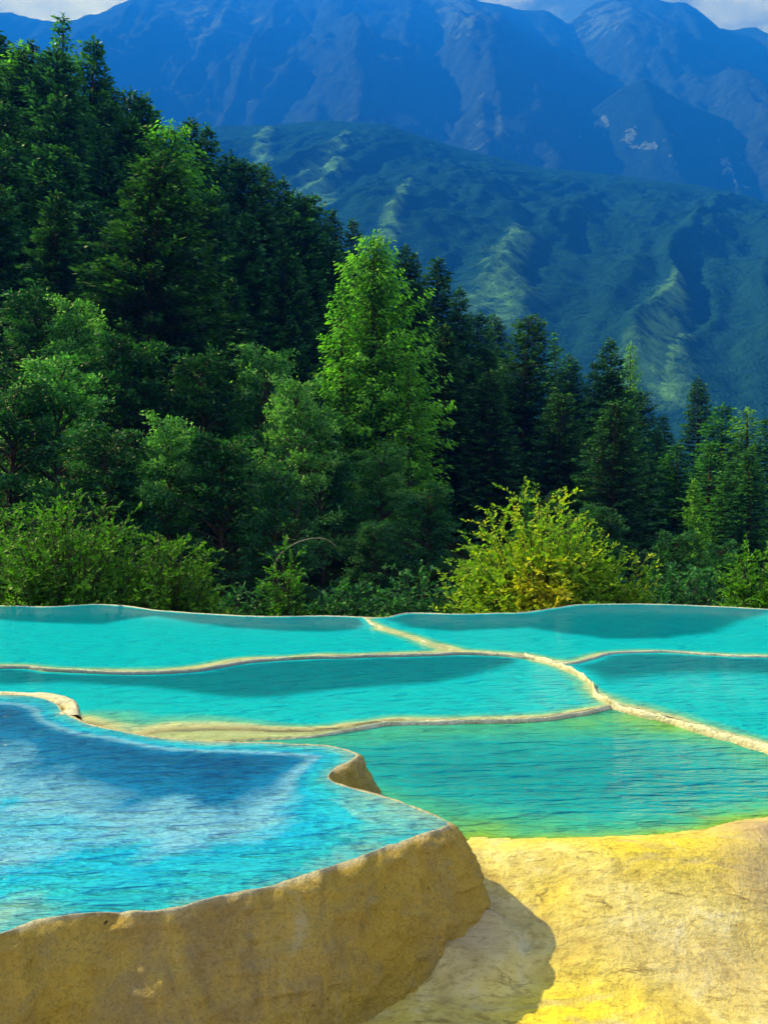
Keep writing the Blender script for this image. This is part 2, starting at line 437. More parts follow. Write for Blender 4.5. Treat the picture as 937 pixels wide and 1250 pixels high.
def depth_shade(pool, x, y):  # basin depth, with the painted shade and reflection bands worked in
    if pool == 'B':
        d = dist_line(np.vstack([R_BC, R_BE]), x, y, stride=2)
        d2 = dist_line(PA, x, y, True, 3)
        ds = dist_line(shore, x, y, stride=2)
        ds = np.where(y > np.interp(x, shore[:, 0], shore[:, 1]), ds, -ds)
        n = fbm(x * 1.1, y * 1.1, 3)
        dep = 0.22 + 0.4 * sstep(0, 1.1, d + 0.25 * n)
        # the shallow shelf by the foreground corner
        gx, gy = W(590, 1015, ZB)
        near = np.exp(-(((x - gx) / 0.85) ** 2 + ((y - gy) / 0.5) ** 2))
        gx, gy = W(770, 885, ZB)
        near2 = np.exp(-(((x - gx) / 0.75) ** 2 + ((y - gy) / 0.45) ** 2))
        dep = np.minimum(dep, 0.06 + 0.75 * d2 + 0.1) 
        dep = dep * (1 - 0.78 * near) * (1 - 0.55 * near2)
        return np.minimum(dep, 0.02 + 1.1 * np.maximum(ds, -1) + 0.02 * n)
    P = POLY[pool]
    d = dist_line(P, x, y, True, 2)
    n = fbm(x * 1.3, y * 1.3, 5)
    s = {'A': 0.35, 'C': 0.32, 'D': 0.35, 'E': 0.4, 'F': 0.35}[pool]
    base = 0.04 + 0.38 * sstep(0, s, d + 0.10 * n)
    if pool == 'A':
        base = 0.10 + 0.28 * sstep(0, 0.6, d + .1 * n)
    if pool == 'C':     # cream shelf behind the near pool, widest at the left
        ds = np.minimum(dist_line(leftU, x, y, stride=2), dist_line(R_BC, x, y, stride=2))
        wsh = 0.05 + 0.50 * np.exp(-((x + 1.65) / 0.95) ** 2)
        base = np.minimum(base, 0.010 + 0.5 * sstep(wsh * 0.4, wsh * 2.2, ds + 0.06 * n))
    dp = np.array(DARK_BANDS[pool])
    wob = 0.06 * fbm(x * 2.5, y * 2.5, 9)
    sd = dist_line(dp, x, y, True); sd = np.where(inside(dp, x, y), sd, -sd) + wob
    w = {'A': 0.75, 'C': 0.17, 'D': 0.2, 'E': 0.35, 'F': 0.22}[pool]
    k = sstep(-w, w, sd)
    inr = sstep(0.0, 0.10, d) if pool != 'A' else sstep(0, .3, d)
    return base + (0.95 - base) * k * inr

def hill(x, y):
    u = -0.35 * x + 0.20 * (y - 25) + 1.2 * fbm(x / 22, y / 22, 21, 3)
    sp = np.logaddexp(0, np.clip(u, -30, 200))
    far_cap = 1 - sstep(75, 190, np.hypot(x * .8, y))
    left_cap = 1 - sstep(45, 110, -x)
    sp = sp * sstep(14, 40, y) * far_cap * left_cap
    return -2.0 + sp

def ground_z(x, y):
    n = fbm(x * 1.4, y * 1.4, 11, 5)
    sy = np.interp(x, shore[:, 0], shore[:, 1])
    sy = np.where(x < 0.42, W(580, 1028, ZB)[1], sy)
    s = sy - y                                   # in front of the shore
    lip = 0.242 - 0.38 * np.maximum(s - 0.17, 0)
    front = np.logaddexp(0, (lip - 0.0) * 22) / 22 - 0.01
    front = np.minimum(front, 0.246)
    terr = front + 0.030 * n * sstep(0.05, 0.3, s)
    # shallow steps where the flowstone breaks off
    st = fbm(x * 0.9 + 4, y * 2.2, 31, 4)
    terr = terr + 0.020 * sstep(-0.02, 0.03, st) * sstep(0.1, 0.35, s)
    terr = terr + (0.010 * (ridged(x * 2.6, y * 5.0, 51, 5, .6) - .45) + 0.006 * fbm(x * 14, y * 20, 53, 3)) * sstep(0.02, 0.2, s)
    mound = 0.05 * np.exp(-(((x - 0.98) / 0.5) ** 2 + ((y - 3.42) / 0.22) ** 2)) + 0.09 * np.exp(-(((x - 1.95) / 0.40) ** 2 + ((y - 3.55) / 0.22) ** 2))
    terr = terr + mound
    # apron of flowstone at the foot of the near wall
    ax, ay = W(585, 1150, 0.08)
    rr_ = np.hypot((x - ax + .03) / 0.20, (y - ay + .02) / 0.19) + .22 * n
    terr = terr + 0.055 * (1 - sstep(0.6, 1.0, rr_)) * (1 + .35 * fbm(x * 6, y * 6, 83, 4))
    beyond = -0.25 - 1.75 * sstep(11, 15, y)
    wide = sstep(6.5, 9.5, np.abs(x))
    z = np.where(y > 5.5, -0.05, terr)
    z = z * (1 - wide) + (-0.3) * wide
    past = sstep(10.6, 11.9, y)
    z = z * (1 - past) + beyond * past
    hz = hill(x, y)
    return np.where(y > 14, np.maximum(hz, -2) , z + 0 * hz)

def lines(lo, hi, step, far_lo, far_hi, g=1.12):
    a = list(np.arange(lo, hi + 1e-6, step))
    s = step; v = a[-1]
    while v < far_hi: s *= g; v += s; a.append(min(v, far_hi))
    s = step; v = a[0]; b = []
    while v > far_lo: s *= g; v -= s; b.append(max(v, far_lo))
    return np.array(b[::-1] + a)
gx = lines(-3.2, 3.4, 0.020, -3100, 4500, 1.055)
gy = lines(1.9, 6.4, 0.022, -400, 6200, 1.04)
GX, GY = np.meshgrid(gx, gy, indexing='ij')
x, y = GX.ravel(), GY.ravel()
z = ground_z(x, y)
bed = np.zeros_like(x)
near_m = (np.abs(x) < 10) & (y > 1.5) & (y < 13)
xi, yi = x[near_m], y[near_m]
zi = z[near_m]; bi = bed[near_m]
for k in 'BCDEFA':
    ins = inside(POLY[k], xi, yi)
    if k == 'A': ins &= dist_line(PA, xi, yi, True, 3) > 0.05
    dd = depth_shade(k, xi[ins], yi[ins])
    if k == 'B':
        gz = zi[ins]
        sy = np.interp(xi[ins], shore[:, 0], shore[:, 1])
        new = np.where(yi[ins] > sy, ZB - np.clip(dd, -0.01, 2), np.minimum(gz, 0.3))
        zi[ins] = new
        bi[ins] = sstep(0.0, 0.10, ZB - new) * 1.0
    else:
        zi[ins] = LEVEL[k] - np.clip(dd, 0.02, 2)
        bi[ins] = 1
z[near_m] = zi; bed[near_m] = bi
forest = sstep(11.2, 12.6, y + 0.3 * fbm(x, y, 77)) + sstep(8.8, 10.0, np.abs(x))
forest = np.clip(forest, 0, 1)
sul = np.zeros_like(x)
def blob(px, py, zz, rx, ry, a=1.0):
    cx, cy = W(px, py, zz)
    return a * np.exp(-(((x - cx) / rx) ** 2 + ((y - cy) / ry) ** 2))
for b in [(820, 1068, .14, .42, .18, 1.0), (880, 1085, .12, .4, .12, .9), (700, 1050, .16, .5, .14, .55), (620, 1045, .18, .25, .12, .45), (700, 1235, .0, .35, .16, 1.0), (620, 1070, .1, .2, .15, .5), (660, 1120, .08, .3, .15, .35), (480, 1230, 0.02, .3, .2, .4), (760, 1110, 0.05, .4, .1, .3)]:
    sul = np.maximum(sul, blob(*b))
lil = np.maximum(blob(935, 1035, .2, .20, .16, 1.0), blob(930, 1110, .05, .25, .2, .8))
lil = np.maximum(lil, blob(565, 1150, .06, .22, .22, 1.0))
lil = np.maximum(lil, blob(900, 1200, .0, .5, .2, .45))
ground = mesh_np('ground', np.stack([x, y, z], -1), grid_faces(len(gx), len(gy)), M_GROUND,
                 attrs={'bed': bed, 'forest': forest, 'sulphur': sul, 'lilac': np.clip(lil, 0, 1)})
tag(ground, kind='structure')

def water_sheet(name, pool, step, mat):
    P = POLY[pool]
    keep = [P[0]]
    for q in P[1:]:
        if np.linalg.norm(q - keep[-1]) > 0.018: keep.append(q)
    if np.linalg.norm(keep[0] - keep[-1]) < 0.018: keep.pop()
    P = np.array(keep)
    x0, y0 = P.min(0); x1, y1 = P.max(0)
    xs = np.arange(x0, x1, step); ys = np.arange(y0, y1, step)
    gx_, gy_ = np.meshgrid(xs, ys, indexing='ij')
    gx_ = (gx_ + RNG.uniform(-.3, .3, gx_.shape) * step).ravel(); gy_ = (gy_ + RNG.uniform(-.3, .3, gy_.shape) * step).ravel()
    m = inside(P, gx_, gy_); gx_, gy_ = gx_[m], gy_[m]
    m = dist_line(P, gx_, gy_, True) > step * 0.5; gx_, gy_ = gx_[m], gy_[m]
    pts = [Vector(p) for p in P] + [Vector((a, b)) for a, b in zip(gx_, gy_)]
    n = len(P)
    vs, es, fs, _, _, _ = delaunay_2d_cdt(pts, [(i, (i + 1) % n) for i in range(n)], [], 1, 1e-5)
    V = np.array([(v.x, v.y, LEVEL[pool]) for v in vs])
    F = np.array([f for f in fs if len(f) == 3])
    cen = V[F].mean(1); ok = inside(P, cen[:, 0], cen[:, 1]); F = F[ok]
    a = V[F]; cr = np.cross(a[:, 1] - a[:, 0], a[:, 2] - a[:, 0])[:, 2]
    F[cr < 0] = F[cr < 0][:, ::-1]
    d = depth_shade(pool, V[:, 0], V[:, 1])
    o = mesh_np(name, V, F, mat, attrs={'depth_shade': np.clip(d, 0.0, 1.0)})
    return tag(o, kind='structure')
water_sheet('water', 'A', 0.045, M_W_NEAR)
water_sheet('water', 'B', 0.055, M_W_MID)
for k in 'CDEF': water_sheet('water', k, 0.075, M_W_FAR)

# ------------------------------------------------------------------ travertine rims and walls
def sweep(name, P, prof, z0, mat, amp=0.01, nsc=9.0, closed=False, crest=0.004, lip_z=0.02, seed=1, fade=0.0, endz=None, grain=0.0, wob=0.035, wv=0.8):
    """prof: (offset to the right of the walking direction, dz, lip) ; z0: number or array along P"""
    P = np.asarray(P); n = len(P)
    if wob and not closed:
        s_ = np.cumsum(np.r_[0, np.linalg.norm(np.diff(P, axis=0), axis=1)])
        P = P + wob * np.stack([fbm(s_ * 2.5, s_ * 0, seed + 60, 4), 1.2 * fbm(s_ * 2.5, s_ * 0 + 9, seed + 61, 4)], -1)
    T = np.gradient(P, axis=0) if not closed else (np.roll(P, -1, 0) - np.roll(P, 1, 0))
    k = 5
    pad = np.vstack([T[-k:], T, T[:k]]) if closed else np.vstack([np.repeat(T[:1], k, 0), T, np.repeat(T[-1:], k, 0)])
    T = np.stack([pad[i:i + n] for i in range(2 * k + 1)]).mean(0)
    T /= np.linalg.norm(T, axis=1)[:, None] + 1e-9
    N = np.stack([T[:, 1], -T[:, 0]], -1)
    z0 = np.broadcast_to(z0, (n,))
    nv = len(prof)
    off = np.array([p[0] for p in prof]); dz = np.array([p[1] for p in prof]); lp = np.array([p[2] for p in prof])
    s = np.cumsum(np.r_[0, np.linalg.norm(np.diff(P, axis=0), axis=1)])[:, None]
    off = off * (1 if closed else (1 + wv * fbm(s * 4.0, s * 0 + 3, seed + 70, 3)))
    X = P[:, None, 0] + N[:, None, 0] * off; Yy = P[:, None, 1] + N[:, None, 1] * off
    Z = z0[:, None] + dz[None, :]
    dn = fbm(s * nsc + 0 * Z, Z * nsc * 0.9 + off * 3, seed, 4) * amp * (1 - lp * 0.75)
    low = fbm(s * 1.7 + 0 * Z, Z * 2.2, seed + 9, 2) * amp * 1.0 * (1 - lp)
    if grain: dn = dn + (ridged(s * 13 + 0 * Z, Z * 17 + off * 9, seed + 21, 4, .6) - .45) * grain * (1 - lp)
    X += N[:, None, 0] * (dn + low) * np.sign(off + 1e-6); Yy += N[:, None, 1] * (dn + low) * np.sign(off + 1e-6)
    Z = Z + crest * lp[None, :] * fbm(s * nsc * 2.2, 0 * s, seed + 5, 4)
    if fade:
        e = np.minimum(s, s[-1] - s) ; 
        Z = Z - 0.04 * (1 - sstep(0, fade, e))
    V = np.stack([X, Yy, Z], -1).reshape(-1, 3)
    lipv = np.broadcast_to(lp, (n, nv)).ravel()
    return mesh_np(name, V, grid_faces(n, nv, closed), mat, attrs={'lip': lipv})

# near wall: A runs front-left to right then back, the outside is on the right hand
near_prof = [(-0.07, -0.45, 0), (-0.035, -0.10, 0), (-0.013, -0.012, .7), (-0.006, 0.002, 1), (-0.001, 0.003, 1), (0.004, 0.000, .9), (0.009, -0.004, .35), (0.019, -0.012, 0), (0.030, -0.024, 0)]
for i in range(1, 66):
    t_ = i / 65
    near_prof.append((0.030 + 0.135 * math.sin(min(1, t_ * 1.5) * math.pi / 2) + 0.02 * t_ + 0.11 * max(0, t_ - .78) ** 1.5 * 3, -0.024 - 0.55 * t_, 0))
w_near = sweep('travertine_wall', PA, near_prof, ZA, M_WALL, amp=0.020, nsc=9.0, grain=0.040, closed=True, crest=0.005, seed=3)
tag(w_near, 'thick golden brown rough stone wall holding the near blue pool, white along its lip', 'rock wall')

def rim_prof(h_out, h_in, w=0.035, top=0.012):
    return [(-w * 2.2, -h_in, 0), (-w * 1.5, -0.03, 0), (-w * .8, top * .1, .5), (-w * .3, top, 1), (w * .3, top, 1), (w * .8, -0.008, .6), (w * 1.15, -0.035, 0.1), (w * 1.5, -0.5 * h_out, 0), (w * 2.0, -h_out, 0)]
# walking left to right the right hand is the near side
r = sweep('travertine_rim', R_FAR[::-1], rim_prof(0.9, 0.25, 0.014, 0.010), ZD, M_SHADED, amp=0.006, crest=0.004, seed=11)
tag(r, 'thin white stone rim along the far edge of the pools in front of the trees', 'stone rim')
r = sweep('travertine_rim', R_CD, rim_prof(0.30, 0.25, 0.009, 0.001), ZD, M_SHADED, amp=0.008, crest=0.006, seed=12)
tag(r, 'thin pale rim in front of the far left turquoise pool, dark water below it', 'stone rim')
r = sweep('travertine_rim', R_FE, rim_prof(0.25, 0.25, 0.010, 0.006), ZD, M_SHADED, amp=0.008, crest=0.006, seed=13)
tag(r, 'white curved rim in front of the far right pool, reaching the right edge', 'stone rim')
r = sweep('travertine_rim', R_DF, rim_prof(0.2, 0.2, 0.014, -0.004), ZD, M_RIM, amp=0.03, crest=0.02, seed=14, nsc=5)
tag(r, 'short low cream ridge dividing the two farthest pools, half under water', 'stone rim')
zce = np.interp(np.linspace(0, 1, len(R_CE)), [0, .25, 1], [ZD, ZE + .015, ZE + .01])
r = sweep('travertine_rim', R_CE, rim_prof(0.25, 0.25, 0.018, 0.009), zce, M_RIM, amp=0.035, crest=0.035, wv=1.6, seed=15, nsc=5)
tag(r, 'knobbly yellowish ridge winding down between the middle left and middle right pools', 'stone rim')
r = sweep('travertine_rim', R_BE, rim_prof(0.25, 0.2, 0.014, 0.005), ZE, M_RIM, amp=0.024, crest=0.025, wv=1.3, seed=16, nsc=5)
tag(r, 'rough cream ridge reaching the right edge between the large green pool and the one above', 'stone rim')
r = sweep('travertine_rim', R_BC, rim_prof(0.22, 0.2, 0.009, -0.001), ZC - 0.035 * (1 - sstep(0.10, 0.45, np.linspace(0, 1, len(R_BC)))), M_RIM, amp=0.010, crest=0.006, seed=17)
tag(r, 'smooth cream rim curving along the back of the large green pool', 'stone rim')

LP = A_part((84, 872), (0, 848)); LP = np.vstack([LP, [(-3.1, 5.56), (-3.5, 5.62)]])
tl_ = unit0 = np.gradient(LP, axis=0); tl_ = tl_ / np.linalg.norm(tl_, axis=1)[:, None]
LP = LP[::3] + np.stack([tl_[:, 1], -tl_[:, 0]], -1)[::3] * (0.075 * sstep(0, .25, np.linspace(0, 1, len(LP)))[::3, None] + .012)
r = sweep('travertine_rim', LP, rim_prof(0.3, 0.2, 0.045, -0.004), ZA, M_RIM, amp=0.02, crest=0.012, seed=18, wob=0.01)
tag(r, 'thick cream double lip behind the near blue pool at the left edge', 'stone rim')

# ------------------------------------------------------------------ mountains
def mat_mountain(name, forest_c, grass_c, rock_c, grass_lo, grass_hi, rock_lo, sc=1.0):
    t = NT(name)
    p = t.pos()
    a = t.noise(p, 0.0042 * sc, 7, 0.6, 0.8)
    b = t.noise(p, 0.022 * sc, 6, 0.65, 0.4)
    k = t.math('ADD', t.math('MULTIPLY', t.attr('spur'), t.math('MULTIPLY_ADD', t.noise(t.mapping(p, (1, 1, .35)), 0.030, 5, 0.75), 2.6, -0.75)), t.math('MULTIPLY', t.math('SUBTRACT', b, 0.5), 0.7))  # spur mask paints sunlit streaks as paler grass
    k = t.math('ADD', k, t.math('MULTIPLY', t.math('SUBTRACT', a, 0.5), 0.9))
    g = t.ramp(k, [(grass_lo, 0.0), (grass_hi, 1.0)])
    col = t.mix(g, forest_c, grass_c)
    rk = t.math('ADD', t.attr('rock'), t.math('MULTIPLY', t.math('SUBTRACT', b, 0.5), 6.0))
    col = t.mix(t.ramp(rk, [(rock_lo, 0.0), (rock_lo + 0.12, 1.0)]), col, rock_c)
    n2 = t.noise(p, 0.09 * sc, 5, 0.7)
    return t.done(t.bsdf(col, 0.95, 0.0, t.bump(t.math('ADD', n2, t.math('MULTIPLY', b, 3.0)), 9.0 / sc, 0.8)))
M_MT_NEAR = mat_mountain('sunlit_meadow_ridge', (0.010, 0.050, 0.055), (0.12, 0.30, 0.12), (0.3, 0.3, 0.25), 0.22, 1.05, 3.0)  # meadow and forest tones also carry painted sun and cloud shade
M_MT_MID = mat_mountain('rocky_spur', (0.015, 0.035, 0.03), (0.05, 0.10, 0.05), (0.11, 0.15, 0.15), 0.3, 0.7, 0.95)
M_MT_FAR = mat_mountain('bare_range', (0.02, 0.035, 0.035), (0.06, 0.085, 0.06), (0.055, 0.085, 0.09), 0.3, 0.7, 0.95, 0.5)

def mountain(crest, Yc, Yb, Yback, nx, ny, mat, seed, gul_w, gul_a, spurs=(), rocks=(), xr=(-170, 1300), wav=0.0, jag=0.0, shape=1.0, slant=0.0):
    """crest: skyline pixels; a full heightfield: front slope, crest and back slope"""
    cx_ = np.array([c[0] for c in crest]); cy_ = np.array([c[1] for c in crest])
    X0, X1 = (xr[0] - CX) / FPX * Yc, (xr[1] - CX) / FPX * Yc
    xs = np.linspace(X0, X1, nx)
    px = CX + FPX * xs / Yc
    hc = (CY - np.interp(px, cx_, cy_)) / FPX * Yc + CZ
    yc = Yc + wav * fbm(xs / Yc * 3.0, 0 * xs, seed + 40, 3)
    hc = hc * yc / Yc
    hc = hc + jag * ridged(xs / Yc * 22, xs * 0, seed + 44, 4) - jag * .5
    edge = sstep(0, 0.10, (xs - X0) / (X1 - X0)) * sstep(0, 0.10, (X1 - xs) / (X1 - X0))
    hc = hc * (0.25 + 0.75 * edge)
    nf = int(ny * 0.85)
    v = np.r_[np.linspace(1, 0, nf) ** 1.0, np.linspace(0, -1, ny - nf + 1)[1:]]
    V, Xg = np.meshgrid(v, xs, indexing='xy'); V = V; Xg = Xg
    YC = yc[:, None]; HC = hc[:, None]
    Yg = np.where(V >= 0, YC + (Yb - YC) * V, YC + (YC - Yback) * V)
    prof = np.where(V >= 0, 1 - V ** shape, 1 - np.abs(V) ** 1.2)
    wx = Xg + slant * (Yg - YC) * -1.0 + 0.35 * gul_w * fbm(Xg / gul_w * 0.7, Yg / gul_w * 0.5, seed + 3, 3)
    gl = ridged(wx / gul_w, Yg / gul_w * 0.16, seed, 5, 0.55) - 0.45
    gl2 = fbm(Xg / gul_w * 2.2, Yg / gul_w * 1.4, seed + 8, 5, 0.6)
    amp = gul_a * np.minimum(1, np.abs(V) * 5) * np.clip(prof + .35, 0, 1)
    sp = np.zeros_like(Xg)
    Zg = HC * prof + amp * gl + amp * 0.38 * gl2
    for (x0, y0, x1, y1, wpx, amp_s) in spurs:      # buttresses on the slope, traced along their backs; mask also paints sunlit streaks
        # photo point -> slope position: solve along the front profile
        def onto(pxx, pyy):
            ts = (pxx - CX) / FPX; el = (CY - pyy) / FPX
            h_ = np.interp(pxx, cx_, cy_); hh = (CY - h_) / FPX * Yc
            vv = np.linspace(0, 1, 400); yy = Yc + (Yb - Yc) * vv; zz = hh * (1 - vv ** shape)
            i = np.argmin(np.abs(zz / yy - el)); return ts * yy[i], yy[i]
        ax, ay = onto(x0, y0); bx, by = onto(x1, y1)
        dx, dy = bx - ax, by - ay; l2 = dx * dx + dy * dy
        wob = 0.5 * wpx / FPX * Yc * fbm(Yg / 60.0, Xg / 200, seed + 61, 3)
        t_ = ((Xg + wob - ax) * dx + (Yg - ay) * dy) / l2; tc = np.clip(t_, 0, 1)
        dd = np.hypot(Xg + wob - ax - tc * dx, Yg - ay - tc * dy)
        wd = wpx / FPX * Yc * (0.35 + 0.9 * tc)
        g_ = np.exp(-(dd / wd) ** 2)
        Zg = Zg + amp_s * g_ * np.sin(np.clip(tc + .12, 0, 1) * 2.2) 
        sp = np.maximum(sp, np.exp(-(dd / (wd * 1.0)) ** 2))
    rk = np.zeros_like(Xg)
    for (pxx, pyy, rpx, rpy) in rocks:
        ex = (Xg / Yg * FPX + CX - pxx) / rpx; ey = (CY - (Zg - CZ) / Yg * FPX - pyy) / rpy
        rk = np.maximum(rk, np.exp(-(ex * ex + ey * ey)) * 1.2)
    rk = rk + 0.0 * (1 - np.clip(np.abs(V) * 6, 0, 1))
    Zg = np.maximum(Zg, -3)
    o = mesh_np('mountain', np.stack([Xg, Yg, Zg], -1).reshape(-1, 3), grid_faces(nx, ny)[:, ::-1], mat,
                attrs={'spur': sp.ravel(), 'rock': rk.ravel()})
    return tag(o, kind='structure')

mountain([(-400, 60), (-100, 40), (0, 14), (25, 18), (60, 26), (85, 24), (108, 19), (128, 12), (150, 2), (165, -8), (230, -14), (330, -16), (430, -14), (520, -8), (560, -4), (600, 2), (625, 8), (650, 10), (672, 14), (690, 25), (705, 14), (722, 2), (740, -3), (760, 0), (785, -4), (812, 2), (835, 4), (855, 16), (872, 33), (885, 38), (900, 34), (915, 32), (930, 40), (945, 52), (1050, 90), (1350, 140)],
         4300, 1500, 5900, 420, 330, M_MT_FAR, 101, 480, 360, jag=34, wav=160,
         rocks=[(560, 12, 40, 30), (250, 20, 60, 35), (730, 15, 50, 30), (480, 150, 50, 12), (620, 150, 40, 16)])
mountain([(-400, 330), (300, 300), (560, 230), (610, 200), (662, 176), (700, 152), (727, 132), (757, 108), (787, 94), (815, 112), (847, 130), (890, 145), (937, 150), (1050, 175), (1350, 230)],
         3000, 1700, 3900, 330, 220, M_MT_MID, 131, 330, 110, jag=12, wav=60,
         rocks=[(735, 150, 10, 12), (770, 165, 14, 12), (790, 178, 16, 10), (888, 210, 15, 16), (845, 118, 12, 10)])
mountain([(-400, 170), (0, 180), (150, 170), (230, 158), (265, 154), (330, 152), (400, 147), (470, 151), (520, 168), (560, 180), (600, 190), (655, 204), (720, 210), (780, 217), (850, 226), (900, 238), (937, 249), (1050, 280), (1350, 360)],
         1900, 520, 2600, 560, 460, M_MT_NEAR, 157, 190, 60, slant=0.55, wav=30, jag=2.5,
         spurs=[(330, 155, 300, 225, 14, 7), (420, 165, 380, 245, 20, 10), (500, 230, 470, 300, 8, 5), (640, 290, 600, 400, 20, 12), (830, 340, 790, 480, 16, 8)])

# ------------------------------------------------------------------ foliage builders
def leaves_mesh(name, C, A, B, ln, wd, tone, mat, parent=None):
    """diamond leaves: C base points, A unit length dir, B unit width dir"""
    n = len(C)
    ln = ln[:, None]; wd = wd[:, None]
    V = np.empty((n, 4, 3), np.float32)
    V[:, 0] = C
    V[:, 1] = C + A * ln * 0.45 + B * wd * 0.5
    V[:, 2] = C + A * ln
    V[:, 3] = C + A * ln * 0.45 - B * wd * 0.5
    F = np.arange(n * 4, dtype=np.int32).reshape(n, 4)
    return mesh_np(name, V.reshape(-1, 3), F, mat, parent, smooth=False, attrs={'tone': np.repeat(tone, 4)})

def unit(v): return v / (np.linalg.norm(v, axis=-1, keepdims=True) + 1e-9)

class Tubes:
    def __init__(s): s.V = []; s.F = []; s.n = 0
    def add(s, pts, rad, seg=6):
        pts = np.asarray(pts, float); m = len(pts)
        T = unit(np.gradient(pts, axis=0))
        up = np.array([0.31, 0.17, 0.93]) if abs(T[0][2]) < .9 else np.array([1.0, 0.1, 0])
        U = unit(np.cross(T, up)); Wv = np.cross(T, U)
        a = np.linspace(0, 2 * math.pi, seg, endpoint=False)
        ring = pts[:, None] + (U[:, None] * np.cos(a)[None, :, None] + Wv[:, None] * np.sin(a)[None, :, None]) * np.asarray(rad)[:, None, None]
        s.V.append(ring.reshape(-1, 3))
        for i in range(m - 1):
            for k in range(seg):
                k2 = (k + 1) % seg
                s.F.append((s.n + i * seg + k, s.n + i * seg + k2, s.n + (i + 1) * seg + k2, s.n + (i + 1) * seg + k))
        s.n += m * seg
    def build(s, name, mat, parent): return mesh_np(name, np.vstack(s.V), np.array(s.F), mat, parent)

def empty(name):
    o = bpy.data.objects.new(name, None); COL.objects.link(o); o.empty_display_size = 0.3
    return o

def conifer(kname, seed, mat, H=16.0, Rr=3.2, dz=0.46, nb=11, droop=0.42, rise=0.18, power=0.68, leaf=(0.30, 0.125), dens=1.2, bare=0.06, gap=0.0, hang=0.0, bright=0.0, irregular=0.25, fluff=0.05, ):
    rg = np.random.default_rng(seed)
    root = empty(kname)
    tb = Tubes()
    bend = rg.normal(0, .012, 2) * H
    zz = np.linspace(0, H * .985, 14)
    tx = bend[0] * (zz / H) ** 2; ty = bend[1] * (zz / H) ** 2
    tb.add(np.stack([tx, ty, zz - .5 * (zz == 0)], -1), 0.018 * H * (1 - zz / H) ** 0.9 + 0.015, 8)
    Cs, As, Ls, Ts = [], [], [], []
    z = H * bare
    lop = rg.uniform(0, 6.28)
    while z < H * 0.985:
        f = z / H
        env = Rr * (1 - f) ** power * (0.55 + 0.45 * min(1, f / 0.16))
        n = max(4, int(nb * (0.55 + 0.45 * (1 - f)) + rg.integers(-1, 2)))
        a0 = rg.uniform(0, 6.28)
        tier = rg.uniform(1 - irregular * .6, 1 + irregular * .4)
        for k in range(n):
            if rg.random() < gap: continue
            az = a0 + k * 6.283 / n + rg.normal(0, .18)
            Lb = max(0.22, env * tier * rg.uniform(1 - irregular, 1.05) * (1 + .10 * math.cos(az - lop)))
            ca, sa = math.cos(az), math.sin(az)
            bx, by = np.interp(z, zz, tx), np.interp(z, zz, ty)
            zj = z + rg.normal(0, .05)
            rs = rise * rg.uniform(.6, 1.4) + 0.55 * f ** 3
            dr = droop * rg.uniform(.7, 1.3) * (1 - .5 * f)
            def pt(s): return np.stack([bx + ca * Lb * s, by + sa * Lb * s, zj + Lb * (rs * s - dr * s * s + 0.10 * s ** 4)], -1)
            if Lb > 0.9: 
                ss = np.linspace(0, .92, 4); tb.add(pt(ss), 0.010 * Lb + 0.006 - 0.008 * Lb * ss, 3)
            ns = max(3, int(Lb / 0.115 * dens))
            s = np.linspace(0.10, 1.0, ns) + rg.normal(0, .02, ns)
            c = pt(s)
            # side twigs, alternately left and right, then needles clumps along each
            tl = (0.16 + 0.30 * Lb * (1 - s) ** .7 * np.minimum(1, s * 3)) * rg.uniform(.7, 1.2, ns)
            side = np.where(np.arange(ns) % 2 == 0, 1.0, -1.0)
            fwd = np.array([ca, sa, 0]); lat = np.array([-sa, ca, 0])
            for q in range(3):
                u = (q + 0.5) / 3 * rg.uniform(.7, 1.3, ns)
                td = unit(fwd * 0.75 + lat * side[:, None] * (0.9 - .2 * q) + np.array([0, 0, -hang]) + rg.normal(0, .12, (ns, 3)))
                b0 = c + td * (tl * u)[:, None] * 0.9 + rg.normal(0, fluff, (ns, 3))
                b0[:, 2] -= 0.12 * tl * u
                Cs.append(b0); As.append(unit(td + fwd * .35 + rg.normal(0, .17, (ns, 3)) + np.array([0, 0, -hang * rg.uniform(0.3, 1.5)])))
                Ls.append(np.full(ns, leaf[0]) * rg.uniform(.65, 1.25, ns))
                Ts.append(np.clip(0.04 + 0.80 * s ** 1.3 + rg.normal(0, .14, ns) + bright, 0, 1))  # lighter towards the tips: lit bough ends put into the needle tone
                side = -side
        z += dz * rg.uniform(.8, 1.2) * (0.55 + 0.45 * (1 - f))
    # leader
    m = 26
    zt = np.linspace(H * .93, H * 1.0, m)
    Cs.append(np.stack([np.full(m, tx[-1]), np.full(m, ty[-1]), zt], -1))
    a = rg.uniform(0, 6.28, m)
    As.append(unit(np.stack([np.cos(a), np.sin(a), np.full(m, .9)], -1))); Ls.append(np.full(m, leaf[0] * .8)); Ts.append(rg.uniform(.4, .9, m))
    C, A, Ln, T = np.vstack(Cs), np.vstack(As), np.concatenate(Ls), np.concatenate(Ts)
    up = unit(np.array([0, 0, 1.0]) + rg.normal(0, .27, C.shape) * np.where(rg.random((len(C), 1)) < .42, 4.0, 1.0))
    B = unit(np.cross(A, up))
    tb.build('trunk', M_BARK, root)
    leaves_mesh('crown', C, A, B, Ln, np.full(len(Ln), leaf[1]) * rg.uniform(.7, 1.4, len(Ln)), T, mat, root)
    root['H'] = H
    return root

